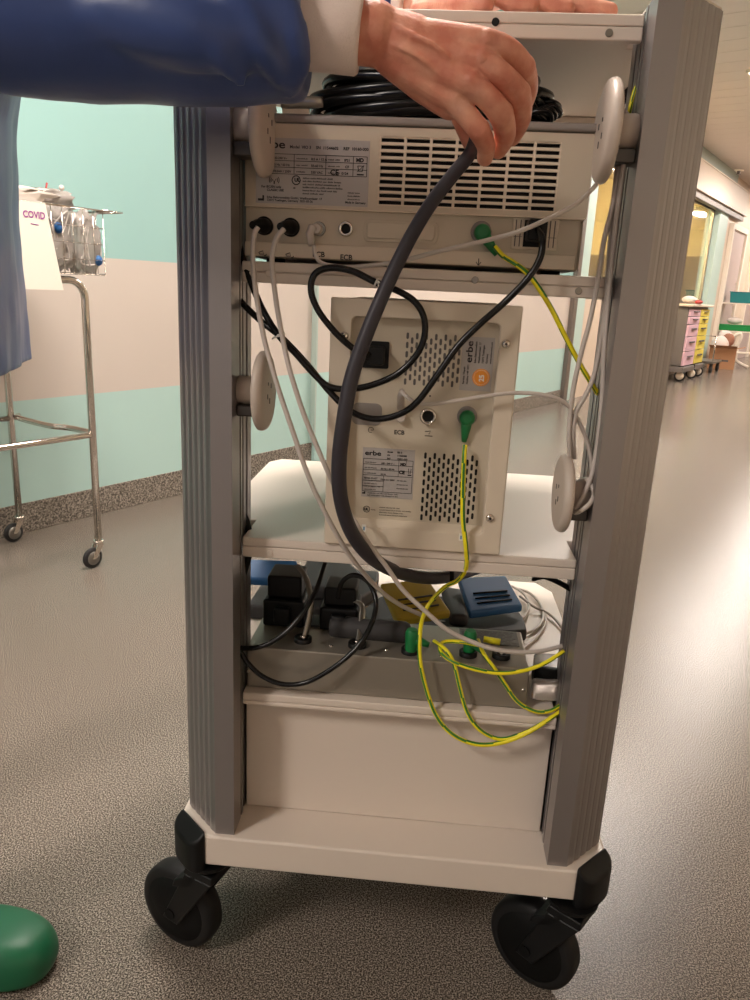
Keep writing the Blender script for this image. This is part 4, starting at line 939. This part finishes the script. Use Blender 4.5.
    for s, fx, fy in ((-1, -.665, -.030), (1, -.93, .155)):
        kn = V(fx-.0, fy*.9+.01, .50); an = V(fx-.03, fy, .085)
        limb(b, [hip+V(0, s*.075, -.03), hip.lerp(kn, .5)+V(0, s*.03, 0), kn, kn.lerp(an, .35), an], (.095, .082, .058, .056, .036), 20)
        limb(b, [an+V(-.02, 0, -.045), an+V(.06, 0, -.045), an+V(.15, 0, -.052)], (.030, .030, .024), 16)
    me = evaluated(b, .008, 3, .45); mh = evaluated(hands, .0018, 3, .45)
    bm = bmesh.new(); bm.from_mesh(me); bm.from_mesh(mh)
    for fb in digits: bm.from_mesh(evaluated(fb, .0016, 2, .4))
    bm.to_mesh(me); bm.free()
    body = obj_from_mesh(me, 'body', M['skin'], person)
    # --- cuffs
    for (a, c_, r) in ((wr, el, .0325), (lw, le, .033)):
        d = (c_-a).normalized(); m = MB(); p0 = a+d*.004
        m.tube([p0+d*.0005, p0, p0+d*.003, p0+d*.02, p0+d*.05, p0+d*.085, p0+d*.11], [r*.90, r*1.03, r*1.10, r*1.12, r*1.16, r*1.22, r*1.25], 40)
        m.build('cuff', M['cuff'], person)
    # --- gown: trunk skirt and sleeves, one cloth
    g = MB()
    def ell(cx, cy, z, rx, ry, seed, amp):
        out = []
        for j in range(48):
            a = 2*PI*j/48; w = 1+amp*math.sin(a*7+seed)+amp*.6*math.sin(a*12+seed*2)
            out.append(V(cx+rx*w*math.cos(a), cy+ry*w*math.sin(a), z))
        return out
    rings = []
    spec = [(-.716, .06, .872, .156, .26, 1.0, .05), (-.714, .06, .90, .155, .255, 1.0, .05), (-.704, .06, 1.00, .148, .24, 1.1, .035), (-.703, .06, 1.10, .150, .235, 1.3, .03), (-.700, .06, 1.20, .155, .235, 1.4, .02), (-.68, .06, 1.32, .168, .235, 1.5, .01), (-.685, .06, 1.43, .13, .21, 1.5, .0), (-.69, .06, 1.50, .075, .085, 1.5, 0)]
    for s in spec: rings.append(ell(*s))
    vs = [p for r in rings for p in r]; k = len(rings)
    g.add(vs, [(i*48+j, i*48+(j+1) % 48, (i+1)*48+(j+1) % 48, (i+1)*48+j) for i in range(k-1) for j in range(48)] + [tuple(range(48))[::-1], tuple(range((k-1)*48, k*48))])
    # right sleeve
    w0 = at(306, 30, -.13); d0 = V(-1, -.06, .0)
    e_ = V(-.42, -.155, 1.252)
    limb(g, [w0+V(-.065, -.004, .002), w0+V(-.14, -.01, .004), e_, sh+V(0, -.01, -.01)], (.0645, .068, .078, .085), 30); g.tube([w0, w0+V(-.01, 0, 0), w0+V(-.04, -.002, 0), w0+V(-.07, -.004, .001)], [.055, .060, .063, .0645], 30)
    # folds on the sleeve
    for pts, r in (([(50, 2, -.192), (120, 14, -.194), (200, 30, -.192), (262, 44, -.176)], (.016, .028, .031, .020)),
                   ([(10, -30, -.185), (60, -20, -.185), (110, -14, -.182)], (.022, .030, .022)),
                   ([(182, -6, -.206), (202, 26, -.204), (220, 54, -.201), (240, 82, -.186)], (.008, .010, .010, .005)),
                   ([(236, -8, -.196), (250, 22, -.196), (266, 54, -.190), (284, 86, -.165)], (.008, .010, .010, .004)),
                   ([(285, -6, -.184), (296, 30, -.180), (299, 66, -.168), (290, 92, -.150)], (.007, .009, .009, .006))):
        limb(g, P(pts), r, 12)
    limb(g, [lw+V(-.055, .02, 0), lw.lerp(le, .6), le, ls], (.055, .062, .075, .085), 26)
    me = evaluated(g, .0055, 4, .5)
    nrm = [v.normal.copy() for v in me.vertices]
    for v, nv in zip(me.vertices, nrm):
        n1 = noise.noise(v.co*9.); n2 = noise.noise(v.co*24.+V(3, 1, 2)); v.co += nv*(n1*.0045+n2*.0016)
    obj_from_mesh(me, 'gown', M['gown'], person)
    c = at(8, 142, -.0); m = MB(); q = V(-.505, .0, c.z); m.lathe(q+V(.0, -.135, 0)*0+V(0, 0, 0), (1, -.6, 0), [(0, .008), (.012, .008), (.015, .005)], 18)
    m.build('snap_button', M['sticker_white'], person)
    # trousers
    t = MB()
    for s, fx, fy in ((-1, -.665, -.030), (1, -.93, .155)):
        kn = V(fx, fy*.9+.01, .50); an = V(fx-.035, fy, .13)
        limb(t, [hip+V(0, s*.075, -.03), hip.lerp(kn, .5)+V(-.01, s*.03, 0), kn, an], (.108, .098, .080, .066), 22)
    obj_from_mesh(evaluated(t, .010, 3), 'trousers', M['trouser'], person)
    # hair
    h = MB(); h.ball(hd+V(-.040, 0, .030), .104, 24, sc=(.86, .86, 1.08)); me = evaluated(h, .009, 1)
    o = obj_from_mesh(me, 'hair', mat('hair_brown', (58, 40, 28), .6), person)
    # clogs
    for fx, fy in ((-.665, -.030), (-.93, .155)):
        cl = MB(); tx = fx+.178      # toe tip
        # outline rings along z
        def outline(z, k, lift=0):
            pts = []
            for j in range(40):
                a = 2*PI*j/40; ca, sa = math.cos(a), math.sin(a)
                L_ = .138*k; Wd = .057*k
                x = L_*(abs(ca)**.74)*(1 if ca > 0 else -1); y = Wd*(abs(sa)**.74)*(1 if sa > 0 else -1)*(1.0+.08*(ca > 0)*ca - .12*(ca < -.2))
                pts.append(V(tx-.138+x+(k-1)*.02, fy+y, z+lift*max(0, ca)))
            return pts
        R_ = [outline(.002, .93), outline(.008, .985), outline(.022, 1.0), outline(.036, .99), outline(.050, .955), outline(.062, .88), outline(.070, .75), outline(.074, .5)]
        k = len(R_); vs = [p for r in R_ for p in r]
        cl.add(vs, [(i*40+j, i*40+(j+1) % 40, (i+1)*40+(j+1) % 40, (i+1)*40+j) for i in range(k-1) for j in range(40)] + [tuple(range(40))[::-1], tuple(range((k-1)*40, k*40))], 0, True)
        sh_ = cl.build('clog', M['clog'], person, subsurf=1)
        m = MB()
        for ka in (-.62, -.95, 1.0, .65):
            q = V(tx-.138+.136*math.cos(ka)*.62+.02, fy+.0535*math.sin(ka)*1.18*(1 if abs(ka) > .9 else 1.22), .032)
            m.ball(q, .008, 12, sc=(1.3, .4, .55))
        m.build('vent_hole', M['clog_dark'], sh_)
build_person()

# ================================================================ WIRE BASKET TROLLEY
def build_trolley():
    vf, vb, uR, uL = .534, .081, -.030, -.78
    t = root('basket_stand_trolley', cw((uR+uL)/2, (vf+vb)/2, 0), 'chrome tubular trolley frame with a wire basket by the teal wall', 'trolley')
    r = .0125
    # end frames: legs with bent tops, joined by long top rails
    for v in (vf, vb):
        m = MB(cwt); uR_ = uR - (.030 if v == vb else 0); bend = [(uR_, v, .095), (uR_, v, .93)]
        for k in range(7): a = PI/2*k/6; bend.append((uR_-.055+.055*math.cos(a), v, .935+.055*math.sin(a)))
        for k in range(7): a = PI/2+PI/2*k/6; bend.append((uL+.055+.055*math.cos(a), v, .935+.055*math.sin(a)))
        bend.append((uL, v, .095)); m.tube(bend, r, 14); m.build('side_frame', M['chrome'], t)
    m = MB(cwt)
    for u in (uR-.09, uL+.09): m.tube([(u, vf, .99), (u, vb, .99)], r*.8, 12)
    m.build('top_crossbar', M['chrome'], t)
    # lower rail
    m = MB(cwt); zr = .48
    pts = [(uL, vf, zr), (uR-.02, vf, zr), (uR, vf, zr)]; m.tube(pts, r*.85, 12)
    m.tube(smooth_path([(uR, vf, zr+.006), (uR-.004, vf-.12, zr+.006), (uR-.03, vf-.20, zr+.006), (uR-.03, vb+.12, zr+.006), (uR-.02, vb+.03, zr+.006), (uR, vb, zr+.006)], 5), r*.85, 12)
    m.tube([(uL, vb, zr), (uR, vb, zr)], r*.85, 12); m.tube([(uL, vf, zr), (uL, vb, zr)], r*.85, 12)
    m.build('lower_rail', M['chrome'], t)
    for u_ in (uR, uL):
        for v in (vf, vb):
            u = u_ - (.030 if v == vb and u_ == uR else 0)
            m = MB(cwt); m.tube([(u, v, .098), (u, v, .085)], .017, 14); m.box((u-.015, v-.010, .078), (u+.013, v+.010, .088))
            for s in (-1, 1): m.hexa([(u-.036, v+s*.010, .036), (u-.018, v+s*.010, .036), (u-.018, v+s*.013, .036), (u-.036, v+s*.013, .036)], [(u-.014, v+s*.010, .086), (u+.014, v+s*.010, .086), (u+.014, v+s*.013, .086), (u-.014, v+s*.013, .086)])
            ca = m.build('caster', M['chrome'], t)
            c = cw(u-.028, v, .0375); ax = VV
            w = MB(); w.lathe(c-ax*.009, ax, [(0, .026), (.002, .035), (.005, .0375), (.013, .0375), (.016, .035), (.018, .026)], 30); w.build('tyre', M['tyre'], ca)
            w = MB(); w.lathe(c-ax*.0095, ax, [(0, .010), (.0005, .025), (.0185, .025), (.019, .010)], 24); w.build('hub', M['steel'], ca)
    # basket
    b = root('wire_basket', cw(-.30, .31, 1.004), 'chrome wire basket full of packed tubing on the trolley frame', 'basket')
    u0, u1, v0, v1, z0, z1 = -.66, .045, .05, .545, 1.008, 1.21; rr = .0016
    m = MB(cwt)
    n = int((u1-u0)/.037)
    for i in range(n+1):
        u = u0+(u1-u0)*i/n; m.tube([(u, v0, z1), (u, v0, z0), (u, v1, z0), (u, v1, z1)], rr, 5)
    n = int((v1-v0)/.037)
    for i in range(n+1):
        v = v0+(v1-v0)*i/n; m.tube([(u0, v, z1), (u0, v, z0), (u1, v, z0), (u1, v, z1)], rr, 5)
    for z in (1.012, 1.055, 1.105, 1.155):
        m.tube([(u0, v0, z), (u1, v0, z), (u1, v1, z), (u0, v1, z)], rr, 5, closed=True)
    m.build('wire_grid', M['chrome'], b)
    m = MB(cwt); m.tube([(u0-.01, v0-.01, z1), (u1+.02, v0-.01, z1), (u1+.02, v1+.005, z1), (u0-.01, v1+.005, z1)], .0032, 8, closed=True)
    m.tube([(u1, v1, z1+.002), (u1+.085, v1-.01, z1+.003)], .003, 8); m.tube([(u1, v0, z1+.002), (u1+.085, v0+.01, z1+.003)], .003, 8); m.tube([(u1+.085, v1-.01, z1+.003), (u1+.085, v0+.01, z1+.003)], .003, 8)
    m.build('rim', M['chrome'], b)
    # paper sign
    pu0, pu1, pz0, pz1 = -.335, -.122, .958, 1.212
    m = MB(cwt); m.hexa([(pu0, v1+.012, pz0), (pu1, v1+.012, pz0), (pu1-.04, v1+.0060, pz1), (pu0-.02, v1+.0060, pz1)], [(pu0, v1+.0135, pz0), (pu1, v1+.0135, pz0), (pu1-.04, v1+.0075, pz1), (pu0-.02, v1+.0075, pz1)]); s = m.build('paper_sign', M['paper']); tag(s, 'white paper sign with purple handwriting hung on the wire basket front', 'sign')
    s.name = 'paper_sign'
    q = at(23.5, 215, 1.5); 
    ux = UU; tm = MB()
    org = cw(-.238, v1+.0092, 1.165); tm.text('COVID', .027, org, UU, (0, 0, 1), off=.0006, sx=.85, lift=.0004)
    a = cw(-.215, v1+.0095, 1.148); bb = cw(-.190, v1+.0095, 1.146); tm.tube([a, bb], .0012, 5)
    tm.build('handwriting', M['pen'], s)
    # packed supplies: crumpled pouches
    specs = [(.000, .485, 1.110, .052, .050, .090, 'bag', 'crumpled clear pouch standing at the right front corner of the wire basket'),
             (-.105, .485, 1.115, .055, .050, .095, 'bag', 'crumpled clear pouch second from the right at the basket front'),
             (-.29, .44, 1.11, .06, .06, .09, 'bag', 'crumpled clear pouch behind the paper sign in the basket'),
             (-.010, .27, 1.115, .042, .11, .088, 'bag_paper', 'pale paper pouch standing behind the front pouches at the right end of the basket'),
             (-.26, .24, 1.13, .10, .08, .10, 'bag', 'clear pouch in the middle of the basket behind the sign'),
             (-.47, .30, 1.12, .10, .13, .09, 'bag', 'large clear pouch filling the left half of the basket'),
             (-.22, .36, 1.235, .19, .10, .030, 'bag_paper', 'long paper backed pouch lying across the top of the basket'),
             (-.055, .36, 1.235, .080, .085, .035, 'bag', 'clear pouch with a red mark lying over the top right of the basket')]
    for k, (u, v, z, a, b_, c_, mt, lb) in enumerate(specs):
        m = MB(cwt); n = 36; vs = []
        for i in range(n//2+1):
            th = PI*i/(n//2)
            for j in range(n):
                ph = 2*PI*j/n; x = math.sin(th)*math.cos(ph); y = math.sin(th)*math.sin(ph); zz = math.cos(th)
                f = lambda q: (abs(q)**.6)*(1 if q > 0 else -1)
                p = V(f(x)*a, f(y)*b_, f(zz)*c_); nn = noise.noise(V(x*3+k*7, y*3, zz*3))*.26+noise.noise(V(x*9, y*9+k*5, zz*9))*.22
                vs.append((u+p.x*(1+nn), v+p.y*(1+nn), z+p.z*(1+nn*.8)))
        m.add(vs, [(i*n+j, (i+1)*n+j, (i+1)*n+(j+1) % n, i*n+(j+1) % n) for i in range(n//2) for j in range(n)], 0, True)
        o = tag(m.build('supply_pouch', M[mt]), lb, 'pouch')
        if k == 6:
            m = MB(cwt)
            for j in range(4): m.box((u-.03+.012*j, v+b_*1.0, z-.012), (u-.024+.012*j+.003*(j % 2), v+b_*1.0+.003, z+.012))
            m.build('barcode', M['print'], o)
        if k < 6:
            rr = random.Random(k+40)
            for _ in range(3):
                m = MB(cwt); pp = [(u+rr.uniform(-.8, .8)*a, v+b_*rr.uniform(.75, 1.0), z+rr.uniform(-.9, .9)*c_) for _q in range(6)]
                m.tube(smooth_path(pp, 6), .0022, 6); m.build('tubing', M['towel'] if rr.random() < .6 else M['cord_white'], o)
        if k in (0, 1, 3):
            m = MB(cwt); m.ball((u+(.03 if k == 0 else -.005), v+b_*.95, z+(-.055 if k == 0 else .03)), .014, 12, sc=(1, 1, 1.2)); m.build('blue_connector', M['syringe_blue'], o)
        if k == 7:
            m = MB(cwt); m.tube([(u+.005, v+.02, z+.02), (u+.015, v+.02, z+.055)], .003, 6); m.build('red_strip', M['red'], o)
            m = MB(cwt); m.ball((u+.06, v+.03, z+.045), .009, 12); m.tube([(u+.06, v+.03, z+.04), (u+.062, v+.03, z)], .003, 6); m.build('white_cap', M['towel'], o)
build_trolley()

# ================================================================ FAR END OF THE CORRIDOR
def build_far():
    u0, u1, u2, v0, v1 = 9.02, 9.60, 10.15, .03, .37
    t = root('drawer_cart', cw(9.9, .25, 0), 'tall medication cart with pink and yellow drawer columns by the far window', 'drawer cart')
    m = MB(cwt); m.box((u0, v0, .20), (u2, v1-.03, .965)); m.build('cabinet', M['cart_grey'], t, bevel=.01)
    m = MB(cwt); m.box((u0-.05, v0-.02, .967), (u2+.04, v1+.03, 1.0)); m.build('worktop', M['cart_cream'], t, bevel=.008)
    m = MB(cwt); m.box((u0-.06, v0-.02, .12), (u2+.04, v1+.02, .19)); m.build('chassis', M['cart_grey'], t, bevel=.01)
    for (a, b, mt) in ((u0+.01, u1-.01, 'drawer_pink'), (u1+.01, u2-.01, 'drawer_yellow')):
        z = .205
        for h in (.19, .19, .16, .10, .10):
            m = MB(cwt); m.box((a, v1-.029, z), (b, v1, z+h-.008)); d = m.build('drawer', M[mt], t, bevel=.005)
            m = MB(cwt); m.box(((a+b)/2-.12, v1, z+h*.55), ((a+b)/2+.12, v1+.02, z+h*.66)); m.build('handle', M['print_soft'], d, bevel=.004)
            z += h
    for (u, v) in ((u0+.05, .34), (u0+.60, .36), (u0+.05, .10), (u2-.05, .34), (u2-.05, .10)):
        c = cw(u, v, .075); ax = V(-.25, -.97, 0).normalized()
        m = MB(); m.lathe(c-ax*.02, ax, [(0, .055), (.003, .075), (.037, .075), (.04, .055)], 28); m.box(c+V(-.03, -.02, .075), c+V(.03, .02, .125)); w = m.build('caster', M['tyre'], t)
        m = MB(); m.lathe(c-ax*.024, ax, [(0, .02), (.002, .052), (.046, .052), (.048, .02)], 24); m.build('hub', M['cart_cream'], w)
    m = MB(cwt)
    for k, (u, v, z, a, mt) in enumerate(((9.35, .25, 1.055, .10, 'towel'), (9.33, .38, 1.03, .055, 'red'), (9.62, .24, 1.045, .08, 'towel'))):
        m = MB(cwt); m.ball((u, v, z), a, 16, sc=(1.5, .9, .5)); tag(m.build('cloth_bundle', M[mt]), ('crumpled white cloth on the near end of the pink and yellow drawer cart', 'small reddish cloth on the near end of the pink and yellow drawer cart', 'second white cloth heaped further along on top of the drawer cart')[k], 'cloth')
    # small low trolley behind the drawer cart
    t = root('low_trolley', cw(11.05, .25, 0), 'small dark trolley on casters standing behind the drawer cart', 'trolley')
    m = MB(cwt); m.box((10.8, .05, .14), (11.4, .40, .18)); m.build('platform', M['steel'], t, bevel=.01)
    m = MB(cwt); m.tube([(10.82, .07, .18), (10.82, .07, .55), (10.82, .38, .55), (10.82, .38, .18)], .012); m.build('handle_frame', M['chrome'], t)
    for (u, v) in ((10.86, .36), (11.34, .36), (10.86, .09), (11.34, .09)):
        c = cw(u, v, .06); m = MB(); m.lathe(c-VV*.02, VV, [(0, .05), (.002, .06), (.038, .06), (.04, .05)], 20); m.box(c+V(-.02, -.02, .06), c+V(.02, .02, .085)); m.build('caster', M['tyre'], t)
    # cardboard box
    c = onz(720, 369, 0); e1 = V(.94, -.34, 0).normalized(); e2 = V(.34, .94, 0)
    T = lambda p: c + e1*p[0] + e2*p[1] + V(0, 0, p[2])
    bx = root('cardboard_box', c, 'brown cardboard box full of white wrapping on the far corridor floor', 'box')
    m = MB(T); w, d, h = .20, .30, .33
    for p, q in (((-w, 0, 0), (w, .008, h)), ((-w, d-.008, 0), (w, d, h)), ((-w, .008, 0), (-w+.008, d-.008, h)), ((w-.008, .008, 0), (w, d-.008, h)), ((-w+.008, .008, 0), (w-.008, d-.008, .008))): m.box(p, q)
    m.build('carton', M['cardboard'], bx)
    m = MB(T); m.hexa([(-w, 0, h), (w, 0, h), (w, .004, h), (-w, .004, h)], [(-w-.02, -.10, h+.05), (w, -.10, h+.05), (w, -.096, h+.05), (-w-.02, -.096, h+.05)]); m.hexa([(w, 0, h), (w, d, h), (w+.004, d, h), (w+.004, 0, h)], [(w+.12, 0, h+.03), (w+.12, d, h+.03), (w+.124, d, h+.03), (w+.124, 0, h+.03)]); m.build('flap', M['cardboard'], bx)
    m = MB(T); m.box((-.05, -.002, .12), (.10, 0, .15)); m.build('printed_mark', M['print_soft'], bx)
    for k, (x, y, z, a, sc, mt, lb) in enumerate(((-.06, .12, .40, .14, (1, .8, .9), 'towel', 'white wrapping paper heaped in the cardboard box'), (.05, .15, .46, .10, (1, .8, 1.1), 'brown', 'brown paper bundle on top of the wrapping in the cardboard box'), (-.01, .20, .54, .09, (1.1, .7, .8), 'towel', 'topmost white bundle in the cardboard box'))):
        m = MB(T); m.ball((x, y, z), a, 16, sc=sc); tag(m.build('wrapping_bundle', M[mt]), lb, 'wrapping')
    # wire shelf trolley with teal bin and green tray
    c2 = onz(727, 366, 0); T2 = lambda p: c2 + e1*p[0] + e2*p[1] + V(0, 0, p[2])
    t = root('shelf_trolley', T2((.25, .25, 0)), 'white shelf trolley carrying a teal bin and a green tray at the right edge', 'trolley')
    x0, x1, y0, y1 = -.30, .75, 0, .30
    for (x, y) in ((x0, y0), (x1, y0), (x0, y1), (x1, y1)):
        m = MB(T2); m.tube([(x, y, .10), (x, y, 1.30)], .014, 10); m.build('post', M['frame_white'], t)
        m = MB(T2); m.ball((x, y, .05), .05, 12, sc=(1, .5, 1)); m.build('caster', M['tyre'], t)
    for z in (.22, .57, 1.03): m = MB(T2); m.box((x0, y0, z), (x1, y1, z+.02)); m.build('shelf', M['frame_white'], t, bevel=.004)
    def bin_(name, a, b, z, h, mt, lb):
        m = MB(T2); m.hexa([(a, .04, z), (b, .04, z), (b, .26, z), (a, .26, z)], [(a-.02, .03, z+h), (b+.02, .03, z+h), (b+.02, .27, z+h), (a-.02, .27, z+h)])
        o = m.build(name, M[mt], bevel=.01); tag(o, lb, 'bin' if name != 'flat_tray' else 'tray')
        m = MB(T2); m.box((a-.03, .02, z+h), (b+.03, .28, z+h+.012)); m.build('rim', M[mt], o)
    bin_('storage_bin', -.12, .20, 1.051, .17, 'teal_box', 'teal storage bin on the top shelf of the far white trolley')
    bin_('flat_tray', -.22, .55, .591, .09, 'tray_green', 'flat green tray on the middle shelf of the far white trolley')
    m = MB(T2)
    m.ball((.0, .15, .757), .07, 14, sc=(1.8, 1, .8)); tag(m.build('cloth_bundle', M['towel']), 'white cloth heaped in the green tray of the far trolley', 'cloth')
    m = MB(T2); m.tube(smooth_path([(.02, -.25, .50), (.10, -.25, .56), (.14, -.25, .50), (.08, -.25, .28), (.12, -.25, .12), (.32, -.25, .02)], 4), .028, 10)
    tag(m.build('bent_tube', M['frame_white']), 'bent white tube leaning beside the cardboard box', 'tube')
build_far()

# ================================================================ LIGHT
sc = bpy.context.scene
w = bpy.data.worlds.new('world'); sc.world = w; w.use_nodes = True
w.node_tree.nodes['Background'].inputs['Color'].default_value = (1.0, .88, .80, 1); w.node_tree.nodes['Background'].inputs['Strength'].default_value = .48
sc.view_settings.view_transform = 'Standard'; sc.view_settings.look = 'None'; sc.view_settings.gamma = 1; sc.view_settings.use_curve_mapping = False
sc.view_settings.exposure = 0.2
bpy.data.scenes.remove(TMPS)
